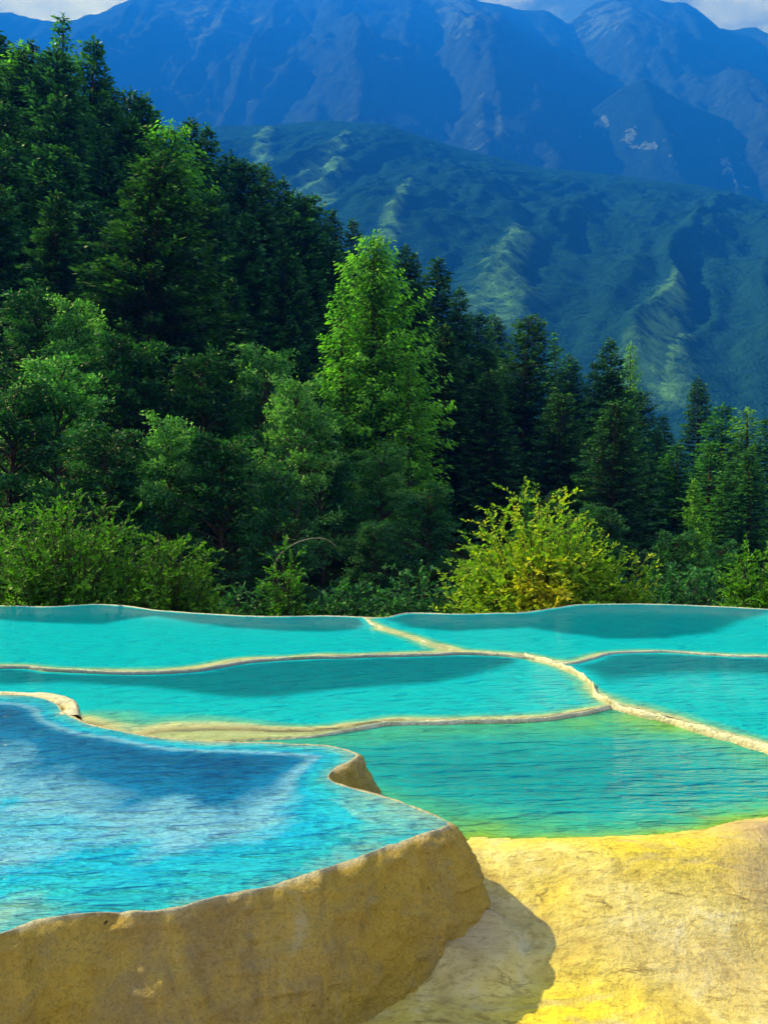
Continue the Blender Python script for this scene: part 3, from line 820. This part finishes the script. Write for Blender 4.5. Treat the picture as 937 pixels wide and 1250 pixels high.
def broadleaf(kname, seed, mat, H=9.0, Rx=3.4, nlimb=64, twigs=15, leafn=17, leaf=(0.20, 0.085), low=0.10, tall=1.0):
    rg = np.random.default_rng(seed)
    root = empty(kname); tb = Tubes()
    zt = np.linspace(0, H * .88, 9)
    wob = np.cumsum(rg.normal(0, .02 * H, (9, 2)), 0) * .6
    tp = np.stack([wob[:, 0], wob[:, 1], zt], -1)
    tb.add(tp, 0.018 * H * (1 - zt / H) + .01, 7)
    lobes = rg.uniform(0, 6.283, 4)
    Cs, As, Ls, Ts = [], [], [], []
    for k in range(nlimb):
        v = (k + rg.random()) / nlimb
        h0 = (low + (.86 - low) * v) * H
        az = rg.uniform(0, 6.283)
        lobe = 0.75 + 0.35 * max(math.cos(az - q) for q in lobes[:2 + k % 3])
        prof = (1 - v) ** .62 * (.72 + .28 * min(1, v / .2))
        Lb = max(.12 * H, Rx * prof * lobe * rg.uniform(.6, 1.15))
        b = np.array([np.interp(h0, zt, tp[:, 0]), np.interp(h0, zt, tp[:, 1]), h0])
        rise = rg.uniform(.25, .75) + .8 * v * tall
        u = np.linspace(0, 1, 6)
        dv = np.array([math.cos(az), math.sin(az), 0])
        def pt(q): return b + dv * (Lb * q)[:, None] + np.array([0, 0, 1.0]) * (Lb * (rise * q - .42 * q * q))[:, None]
        tb.add(pt(u), .009 * H * (1 - u * .85) * (.5 + .5 * Lb / Rx), 4)
        lt = rg.normal(0, .10)
        for w in range(twigs):
            q = .25 + .75 * (w + rg.random()) / twigs
            o = pt(np.array([q]))[0]
            lat = np.array([-dv[1], dv[0], 0]) * (1 if w % 2 else -1)
            td = unit(dv * .7 + lat * rg.uniform(.4, 1.2) + np.array([0, 0, rg.normal(.18, .3)]))
            tl = (.10 * H) * rg.uniform(.5, 1.25) * (1.1 - .5 * q)
            n = leafn
            uu = rg.uniform(.0, 1, n)
            c = o + td * (tl * uu)[:, None] + rg.normal(0, .016 * H, (n, 3)) * np.array([1, 1, .45])
            c[:, 2] -= .25 * tl * uu ** 2
            Cs.append(c); As.append(unit(td * .6 + rg.normal(0, .6, (n, 3)) * np.array([1, 1, .5])))
            Ls.append(leaf[0] * rg.uniform(.55, 1.3, n))
            Ts.append(np.clip(.18 + .38 * q + .18 * uu + lt + rg.normal(0, .14, n), 0, 1))
    C, A, Ln = np.vstack(Cs), np.vstack(As), np.concatenate(Ls)
    nn = unit(np.array([0, 0, 1.0]) + rg.normal(0, .42, C.shape)); B = unit(np.cross(A, nn))
    tb.build('trunk', M_BARK, root)
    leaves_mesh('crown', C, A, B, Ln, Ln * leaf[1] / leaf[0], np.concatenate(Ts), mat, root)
    root['H'] = H
    return root

def shoots(kname, seed, mat, H=3.0, Rx=2.0, nstem=60, twigs=9, leafn=16, leaf=(0.085, 0.04), lean=0.8, tone_fn=None, spread_low=0.4):
    """shrub of upright arching shoots carrying separate leaves"""
    rg = np.random.default_rng(seed)
    root = empty(kname); tb = Tubes()
    Cs, As, Ls, Ts = [], [], [], []
    for k in range(nstem):
        az = rg.uniform(0, 6.283); ln = rg.uniform(0, 1) ** .5
        tipr = Rx * ln; base = np.array([math.cos(az), math.sin(az), 0]) * Rx * .16 * rg.uniform(0, 1)
        tip = np.array([math.cos(az) * tipr, math.sin(az) * tipr, H * (1 - .55 * ln ** 2.4) * rg.uniform(.6, 1.06)])
        mid = base * .4 + tip * .6 * np.array([.55, .55, 1.15])
        ts = np.linspace(0, 1, 8)
        P = (1 - ts[:, None]) ** 2 * base + 2 * ts[:, None] * (1 - ts[:, None]) * mid + ts[:, None] ** 2 * tip
        tb.add(P, 0.006 * H * (1 - ts * .85) + .002, 4)
        for w in range(twigs):
            s = 0.25 + .75 * (w + rg.random()) / twigs
            b = (1 - s) ** 2 * base + 2 * s * (1 - s) * mid + s ** 2 * tip
            dr = unit(np.array([math.cos(az) * .6, math.sin(az) * .6, .75]) * .8 + rg.normal(0, .55, 3))
            tl = H * .17 * rg.uniform(.5, 1.3) * (1.25 - .5 * s)
            n = leafn
            u = np.linspace(.08, 1, n) + rg.normal(0, .02, n)
            c = b + dr * (tl * u)[:, None]; c[:, 2] -= .15 * tl * u ** 2
            if w % 2 == 0: tb.add(np.array([b, b + dr * tl * .5, b + dr * tl * .95 - np.array([0, 0, .13 * tl])]), np.array([.006, .004, .002]), 3)
            sd = unit(np.cross(dr, np.array([0, 0, 1.0])))
            sg = np.where(np.arange(n) % 2 == 0, 1, -1)[:, None]
            A = unit(dr * .7 + sd * sg * .8 + rg.normal(0, .4, (n, 3)))
            Cs.append(c); As.append(A); Ls.append(leaf[0] * rg.uniform(.6, 1.25, n))
            tt = rg.uniform(.25, .6) + .25 * (b[2] / H) + rg.normal(0, .12, n)
            if tone_fn: tt = tt + tone_fn(c)
            Ts.append(np.clip(tt, 0, 1))
    C, A, Ln = np.vstack(Cs), np.vstack(As), np.concatenate(Ls)
    nn = unit(np.array([0, 0, 1.0]) + rg.normal(0, .5, C.shape)); B = unit(np.cross(A, nn))
    tb.build('stem', M_BARK, root)
    leaves_mesh('foliage', C, A, B, Ln, Ln * leaf[1] / leaf[0], np.concatenate(Ts), mat, root)
    root['H'] = H
    return root

PROTO = {
 'fir': [conifer('fir_tree', 11, M_FIR, 16, 4.6), conifer('fir_tree', 12, M_FIR, 16, 4.2, droop=.5, irregular=.35), conifer('fir_tree', 13, M_FIR, 16, 5.0, power=.55, rise=.28), conifer('fir_tree', 14, M_FIR, 16, 3.8, dz=.46, irregular=.4, gap=.08)],
 'spruce': [conifer('spruce_tree', 21, M_SPRUCE, 17, 3.6, dz=.62, nb=9, droop=.55, rise=.25, gap=.15, irregular=.5, bright=.1), conifer('spruce_tree', 22, M_SPRUCE, 17, 4.3, dz=.46, nb=11, droop=.3, rise=.12, gap=.05, irregular=.35)],
 'larch': [conifer('larch_tree', 31, M_LARCH, 15, 4.2, dz=.30, nb=11, droop=.45, rise=.5, power=.62, leaf=(.25, .10), hang=.45, irregular=.55, fluff=.10, gap=.1, dens=1.2), conifer('larch_tree', 32, M_LARCH, 15, 3.5, dz=.42, nb=8, droop=.4, rise=.35, power=.7, leaf=(.25, .10), hang=.35, irregular=.45, fluff=.1, gap=.1)],
 'dark': [broadleaf('broadleaf_tree', 41, M_LEAF_DARK, 9, 3.6), broadleaf('broadleaf_tree', 42, M_LEAF_DARK, 9, 4.3, nlimb=70), broadleaf('broadleaf_tree', 43, M_LEAF_DARK, 9, 3.2, nlimb=54, tall=1.4)],
 'pale': [broadleaf('broadleaf_tree', 51, M_LEAF_PALE, 9, 3.2), broadleaf('broadleaf_tree', 52, M_LEAF_PALE, 9, 3.9, nlimb=58)],
}
USED = set()
def place(kind, v, X, Y, base, H, wf, label, cat, group=None, rot=None):
    src = PROTO[kind][v % len(PROTO[kind])]
    key = (kind, v % len(PROTO[kind]))
    if key not in USED:
        USED.add(key); root = src
    else:
        root = src.copy(); COL.objects.link(root)
        for ch in src.children:
            c = ch.copy(); COL.objects.link(c); c.parent = root
    s = H / src['H']
    root.location = (X, Y, base)
    root.scale = (s * wf, s * wf, s)
    root.rotation_euler = (0, 0, random.uniform(0, 6.28) if rot is None else rot)
    tag(root, label, cat, group)
    return root
def gz(X, Y): return float(ground_z(np.array([X]), np.array([Y]))[0])
def tree_at(kind, v, px, py, Y, wf, label, group=None):
    X = (px - CX) / FPX * Y
    b = gz(X, Y) - 0.15
    H = CZ + (CY - py) / FPX * Y - b
    cat = {'fir': 'fir tree', 'spruce': 'spruce tree', 'larch': 'larch tree', 'dark': 'leafy tree', 'pale': 'leafy tree'}[kind]
    LOG.append((kind, px, py, Y, round(H, 1)))
    return place(kind, v, X, Y, b, H, wf, label, cat, group)
LOG = []
SKY = 'conifers along the forest skyline'
T_ = [
 # skyline, left to right: kind, variant, tip px, tip py, distance, width factor, label
 ('fir', 0, 0, 36, 64, 1.0, 'dark fir cut by the left edge at the very top of the forest', SKY),
 ('larch', 1, 24, 47, 60, 1.1, 'bright green larch on the skyline between the left edge and the tall thin spruce', SKY),
 ('fir', 3, 44, 52, 66, .8, 'small dark fir tip poking up just left of the tallest thin spruce', SKY),
 ('spruce', 0, 76, 14, 62, .85, 'tallest thin see-through spruce, its tip reaching the sky at the upper left', SKY),
 ('spruce', 1, 108, 42, 60, .9, 'spruce just right of the tallest thin spruce, slightly lower', SKY),
 ('fir', 1, 132, 92, 62, .9, 'dark fir on the skyline stepping down right of the two tall spruces', SKY),
 ('fir', 2, 154, 120, 64, .9, 'blunt dark fir on the skyline, left one of a close pair', SKY),
 ('fir', 0, 176, 122, 60, 1.0, 'blunt dark fir on the skyline, right one of a close pair', SKY),
 ('larch', 0, 211, 148, 54, 1.1, 'rounded mid green larch on the skyline left of two dark fir tips', SKY),
 ('fir', 1, 235, 147, 62, .9, 'dark fir tip directly right of the rounded green larch', SKY),
 ('fir', 3, 250, 156, 64, .9, 'second dark fir tip right of the rounded green larch', SKY),
 ('fir', 0, 283, 184, 62, .9, 'dark fir where the skyline meets the left end of the far ridge', SKY),
 ('fir', 2, 302, 194, 60, .9, 'dark fir with broad top on the skyline below the ridge crest', SKY),
 ('fir', 1, 321, 200, 64, .8, 'narrow dark fir on the skyline below the first pale meadow patch', SKY),
 ('fir', 3, 342, 218, 62, .8, 'slim dark fir halfway down the skyline above the broad meadow streak', SKY),
 ('fir', 0, 362, 232, 60, .9, 'dark fir on the skyline left of the one with a flat crown', SKY),
 ('fir', 2, 386, 240, 58, 1.0, 'dark fir with flat crown on the skyline left of the big bright larch', SKY),
 ('fir', 1, 404, 254, 62, .8, 'dark fir falling away right of the flat crowned fir', SKY),
 ('fir', 3, 434, 268, 62, .8, 'small pointed dark fir peeping over the left shoulder of the big larch', SKY),
 ('fir', 0, 497, 300, 56, .9, 'dark fir close behind the right shoulder of the big bright larch', SKY),
 ('fir', 1, 533, 313, 58, 1.0, 'dark fir with a clear point, second on the skyline right of the big larch', SKY),
 ('fir', 3, 558, 352, 56, .9, 'slender dark fir right of the pointed one, half way down the slope', SKY),
 ('fir', 2, 584, 386, 58, .9, 'left one of two small dark firs beside the bright grassy spur', SKY),
 ('fir', 0, 606, 383, 62, .8, 'right one of two small dark firs beside the bright grassy spur', SKY),
 ('fir', 2, 634, 388, 48, 1.05, 'large broad dark fir standing right under the bright grassy spur', None),
 ('spruce', 0, 679, 404, 72, .8, 'pale thin spruce peeping out behind the large broad fir', SKY),
 ('fir', 0, 697, 432, 52, .9, 'dark fir on the skyline between the large broad fir and the tall twin tips', SKY),
 ('fir', 3, 725, 442, 52, .8, 'lower left shoulder fir beside the tall pointed fir', SKY),
 ('fir', 1, 748, 413, 46, .95, 'tall pointed dark fir on the right half of the skyline', None),
 ('larch', 1, 769, 419, 60, .75, 'thin yellow green larch leaning out right of the tall pointed fir', SKY),
 ('fir', 3, 812, 508, 56, 1.0, 'low dark fir in the dip of the skyline left of the small black topped fir', SKY),
 ('fir', 0, 852, 460, 56, .75, 'black topped fir standing alone above the right hand trees', SKY),
 ('spruce', 1, 880, 492, 46, 1.5, 'mid green spruce right of the black topped fir', SKY),
 ('larch', 1, 911, 497, 44, 1.6, 'bright larch, second tree right of the black topped fir', SKY),
 ('spruce', 1, 939, 508, 42, 1.5, 'mid green spruce cut by the right edge of the picture', SKY),
 # standing in front of the skyline
 ('fir', 2, 177, 193, 37, 1.2, 'huge layered fir in the middle of the left slope with lit bough ends', None),
 ('fir', 1, 62, 150, 52, 1.0, 'dark fir below the tallest thin spruce', None),
 ('fir', 0, 18, 170, 48, 1.1, 'dark fir at the left edge below the bright skyline larch', None),
 ('fir', 2, 245, 235, 50, 1.0, 'dark fir right of the huge layered fir', None),
 ('fir', 1, 300, 262, 50, 1.0, 'dark shadowed fir below the dip where the far ridge starts', None),
 ('fir', 0, 350, 300, 50, 1.0, 'dark shadowed fir left of the big bright larch', None),
 ('fir', 2, 100, 245, 44, 1.0, 'dark fir on the slope left of the huge layered fir', None),
 ('spruce', 1, 90, 110, 56, 1.2, 'green spruce filling the slope under the two tall spruces', None),
 ('spruce', 1, 215, 205, 52, 1.0, 'mid green spruce tucked under the rounded skyline larch', None),
 ('larch', 0, 457, 283, 38, 1.12, 'big bright yellow green larch in the middle of the forest', None),
 ('larch', 1, 418, 345, 37, 1.0, 'smaller bright larch leaning against the left side of the big one', None),
 ('larch', 1, 500, 430, 36, 1.0, 'smaller green larch under the right side of the big one', None),
 ('fir', 1, 540, 395, 42, 1.0, 'dark green fir right of the big larch, below the pointed skyline fir', None),
 ('fir', 0, 595, 450, 42, 1.1, 'dark fir in front and left of the large broad fir', None),
 ('fir', 2, 680, 480, 42, 1.0, 'dark fir between the large broad fir and the tall pointed fir', None),
 ('fir', 2, 745, 492, 36, 1.1, 'layered fir with lit boughs in front of the tall pointed fir', None),
 ('spruce', 1, 800, 520, 44, 1.0, 'green spruce at the foot of the skyline dip on the right', None),
 ('spruce', 1, 822, 540, 40, 1.4, 'dense mid green spruce under the skyline dip near the right edge', None),
 ('spruce', 0, 862, 540, 38, 1.6, 'dense mid green spruce straight below the black topped fir', None),
 ('spruce', 1, 893, 560, 36, 1.5, 'green spruce between the black topped fir and the yellowish one', None),
 ('larch', 1, 848, 584, 30, .9, 'small conical bright green tree below the black topped fir', None),
 ('spruce', 1, 914, 548, 33, 1.2, 'yellowish lit spruce with wide boughs near the right edge', None),
 ('fir', 1, 880, 570, 38, 1.1, 'dark fir behind the yellowish spruce near the right edge', None),
 ('fir', 0, 790, 560, 40, 1.0, 'dark fir behind the right end of the yellow bush', None),
 # leafy trees of the left slope
 ('dark', 0, 30, 345, 33, 1.0, 'dark leafy tree at the left edge above the pale leafy one', None),
 ('pale', 0, 92, 362, 32, .85, 'pale grey green leafy tree below the huge fir on its left', None),
 ('pale', 1, 75, 425, 27, 1.0, 'pale yellow green leafy crown in the middle of the left half', None),
 ('dark', 1, 165, 405, 30, 1.1, 'dark leafy tree under the huge layered fir', None),
 ('dark', 0, 235, 420, 31, 1.0, 'dark leafy tree right of the trunk of the huge fir', None),
 ('pale', 0, 318, 412, 32, .9, 'green leafy crown left above the brightest small crown', None),
 ('pale', 1, 362, 450, 27, .75, 'brightest small leafy crown just left of the big larch', None),
 ('pale', 0, 205, 500, 23, .75, 'light leafy crown low on the left slope above the dark hollow', None),
 ('dark', 1, 20, 455, 25, 1.1, 'dark leafy tree at the left edge above the bright green bush', None),
 ('dark', 0, 120, 510, 23, 1.1, 'dark leafy tree behind the bright green bush', None),
 ('dark', 1, 275, 520, 23, 1.1, 'dark leafy tree in the shadow right of the bright green bush', None),
 ('dark', 0, 345, 560, 22, .8, 'small dark leafy tree above the black hollow behind the far rim', None),
 ('dark', 1, 395, 500, 29, .9, 'dark leafy tree under the left side of the big larch', None),
 ('dark', 0, 450, 630, 24, 1.0, 'dark leafy tree at the foot of the big larch', None),
 ('pale', 0, 470, 540, 31, 1.1, 'green leafy tree under the hanging lower boughs of the big larch', None),
 ('dark', 1, 525, 585, 26, 1.0, 'dark leafy tree behind the left end of the yellow bush', None),
 ('dark', 0, 660, 590, 24, .9, 'dark leafy tree rising behind the top of the yellow bush', None),
 ('dark', 1, 735, 610, 24, .9, 'dark leafy tree behind the right shoulder of the yellow bush', None),
 ('dark', 0, 820, 640, 20, .9, 'low dark leafy tree right of the yellow bush', None),
 ('dark', 1, 875, 655, 21, .8, 'low dark leafy tree left of the bright bush at the right edge', None),
]
for kind, v, px, py, Y, wf, label, grp in T_:
    tree_at(kind, v, px, py, Y, wf, label, grp)

# ranks of shadowed firs filling the slope, told apart by rank and by the tree count from the left
skyx = [c[2] for c in T_[:35]]; skyy = [c[3] for c in T_[:35]]
order = ['first', 'second', 'third', 'fourth', 'fifth', 'sixth', 'seventh', 'eighth', 'ninth', 'tenth', 'eleventh', 'twelfth', 'thirteenth', 'fourteenth', 'fifteenth', 'sixteenth', 'seventeenth', 'eighteenth']
ranks = [('in the rank just under the forest skyline', 57, 45, 48, -20), ('in the second rank below the forest skyline', 51, 95, 62, 0),
         ('in the middle rank of the slope', 45, 160, 72, 12), ('in the rank above the leafy trees', 40, 225, 80, -10)]
fr = random.Random(5)
for desc, Y, off, sp, x0 in ranks:
    px = x0; k = 0
    while px < 960:
        base_y = float(np.interp(px, skyx, np.minimum.accumulate(skyy[::-1])[::-1])) + off + fr.uniform(-14, 14)
        X = (px - CX) / FPX * Y
        H = CZ + (CY - base_y) / FPX * Y - gz(X, Y)
        if H > 5.5 and base_y < 640 and k < 18:
            tree_at('fir', fr.randrange(3), px + fr.uniform(-8, 8), base_y, Y + fr.uniform(-2, 2), fr.uniform(.95, 1.2),
                    f'shadowed dark fir {desc}, {order[k]} from the left', 'shadowed firs filling the slope')
            k += 1
        px += sp * fr.uniform(.85, 1.15)

# ------------------------------------------------------------------ shrubs behind the far rim
def shrub(kname, seed, mat, px, py, Y, wpx, label, cat='shrub', **kw):
    X = (px - CX) / FPX * Y
    b = gz(X, Y) - .05
    H = CZ + (CY - py) / FPX * Y - b
    o = shoots(kname, seed, mat, H=H, Rx=wpx / 2 / FPX * Y, **kw)
    o.location = (X, Y, b); tag(o, label, cat); return o
def yellow_core(c):
    return 0.50 * np.exp(-((c[:, 0] + .15) / .55) ** 2 - ((c[:, 2] - 2.3) / .5) ** 2) - 0.14
shrub('yellow_shrub', 61, M_LEAF_YELLOW, 655, 612, 15.0, 235, 'bright yellow green bush with golden leaves at its heart behind the far rim', nstem=280, twigs=13, leafn=15, leaf=(.10, .055), tone_fn=yellow_core)
shrub('yellow_shrub', 62, M_LEAF_YELLOW, 762, 672, 14.6, 80, 'small yellow green side bush at the right foot of the golden one', nstem=70, twigs=9, leafn=14, leaf=(.09, .045), tone_fn=lambda c: -.12)
shrub('green_shrub', 63, M_LEAF_GREEN, 85, 622, 14.2, 270, 'broad bright green bush behind the far rim at the left', nstem=260, twigs=13, leafn=16, leaf=(.10, .04))
shrub('green_shrub', 64, M_LEAF_GREEN, 212, 655, 13.8, 150, 'green bush sloping down right of the broad bright green one', nstem=130, twigs=12, leafn=16, leaf=(.095, .04))
shrub('green_shrub', 65, M_LEAF_GREEN, -5, 622, 14.6, 190, 'green bush cut by the left edge beside the broad bright green one', nstem=130, twigs=12, leafn=16, leaf=(.10, .04))
shrub('green_shrub', 66, M_LEAF_GREEN, 346, 655, 16.5, 50, 'small mid green bush in front of the black hollow', nstem=30, twigs=8, leafn=14, leaf=(.09, .05))
shrub('green_shrub', 67, M_LEAF_GREEN, 925, 668, 15.0, 90, 'bright green bush at the right edge behind the far rim', nstem=90, twigs=10, leafn=15, leaf=(.10, .045), tone_fn=lambda c: .25)
shrub('low_plant', 68, M_LEAF_YELLOW, 18, 727, 12.2, 50, 'tiny yellow green plant at the left edge just over the far rim', 'plant', nstem=26, twigs=5, leafn=9, leaf=(.06, .035), tone_fn=lambda c: -.25)
shrub('low_plant', 69, M_LEAF_YELLOW, 465, 742, 12.2, 26, 'tiny yellow green tuft where the dividing ridge meets the far rim', 'plant', nstem=16, twigs=5, leafn=8, leaf=(.05, .03), tone_fn=lambda c: -.25)
for i, (px, py, Y, w, lb) in enumerate([
    (300, 705, 17, 110, 'dark undergrowth bush in the hollow right of the sloping green bush'),
    (420, 712, 17.5, 110, 'dark undergrowth bush in the hollow below the bare twig'),
    (505, 690, 16.5, 130, 'dark undergrowth bush left of the yellow bush'),
    (700, 690, 17.5, 150, 'dark undergrowth bush half hidden behind the yellow bush'),
    (830, 690, 16.5, 140, 'dark undergrowth bush right of the small yellow side bush')]):
    shrub('dark_shrub', 70 + i, M_LEAF_DARK, px, py, Y, w, lb, nstem=80, twigs=10, leafn=14, leaf=(.11, .055))

tw = Tubes()
Yt = 17.0
def P3(px, py, Y): return ((px - CX) / FPX * Y, Y, CZ + (CY - py) / FPX * Y)
c = catmull([P3(352, 668, Yt), P3(366, 661, Yt), P3(384, 657, Yt), P3(400, 659, Yt), P3(411, 668, Yt)], .06)
tw.add(c, np.linspace(.014, .007, len(c)), 6)
c2 = catmull([P3(352, 668, Yt), P3(341, 678, Yt + .1), P3(334, 692, Yt + .2)], .08)
tw.add(c2, np.linspace(.014, .018, len(c2)), 6)
tag(tw.build('bare_twig', M_TWIG, None), 'pale bare arching twig in front of the dark hollow', 'twig')

# undergrowth covering the wooded slope between and beyond the trees
rg = np.random.default_rng(99)
n_c = 2600
cx2 = np.r_[rg.uniform(-75, -8, 1900), rg.uniform(-14, 40, 700)]; cy2 = rg.uniform(19, 85, n_c)
keep = cx2 < 0.55 * cy2 + 4; cx2, cy2 = cx2[keep], cy2[keep]
cz2 = ground_z(cx2, cy2); m = 46
d_ = unit(rg.normal(0, 1, (len(cx2), m, 3))); d_[..., 2] = np.abs(d_[..., 2])
sz = rg.uniform(.7, 1.9, (len(cx2), 1, 1))
C_ = (np.stack([cx2, cy2, cz2 - .1], -1)[:, None] + d_ * sz * rg.uniform(.4, 1, (len(cx2), m, 1)) * np.array([1.1, 1.1, .9])).reshape(-1, 3)
A_ = unit(d_.reshape(-1, 3) * np.array([1, 1, .4]) + rg.normal(0, .4, C_.shape)); B_ = unit(np.cross(A_, unit(np.array([0, 0, 1.0]) + rg.normal(0, .5, C_.shape))))
L_ = rg.uniform(.3, .6, len(C_))
ug = leaves_mesh('undergrowth', C_, A_, B_, L_, L_ * .5, np.clip(rg.normal(.4, .2, len(C_)), 0, 1), M_LEAF_DARK)
tag(ug, 'dark tangled undergrowth covering the forest floor of the slope', 'undergrowth', kind='stuff')

# ------------------------------------------------------------------ haze
def box(name, lo, hi):
    v = [(x_, y_, z_) for x_ in (lo[0], hi[0]) for y_ in (lo[1], hi[1]) for z_ in (lo[2], hi[2])]
    f = [(0, 1, 3, 2), (4, 6, 7, 5), (0, 4, 5, 1), (2, 3, 7, 6), (0, 2, 6, 4), (1, 5, 7, 3)]
    return mesh_np(name, v, f, None, smooth=False)
hb = box('haze', (-3150, -450, -4.2), (4600, 6300, 2990))
tag(hb, kind='stuff')
hm = bpy.data.materials.new('haze'); hm.use_nodes = True
hn = hm.node_tree.nodes; hn.clear()
ho = hn.new('ShaderNodeOutputMaterial'); hv = hn.new('ShaderNodeVolumePrincipled')
hv.inputs['Density'].default_value = HAZE_DENSITY
hv.inputs['Color'].default_value = (*HAZE_COLOR, 1)
hv.inputs['Absorption Color'].default_value = (0.32, 0.32, 0.32, 1)
hv.inputs['Anisotropy'].default_value = 0.0
hm.node_tree.links.new(hv.outputs[0], ho.inputs['Volume'])
hb.data.materials.append(hm)
for kind_, lst_ in PROTO.items():          # drop kinds of tree that were not planted
    for i_, root_ in enumerate(lst_):
        if (kind_, i_) not in USED:
            for ch_ in list(root_.children): bpy.data.objects.remove(ch_)
            bpy.data.objects.remove(root_)
print('TREES', len(LOG), 'Hmin', min(l[4] for l in LOG), 'Hmax', max(l[4] for l in LOG))
for o_ in bpy.data.objects:
    if 'H' in o_.keys(): del o_['H']
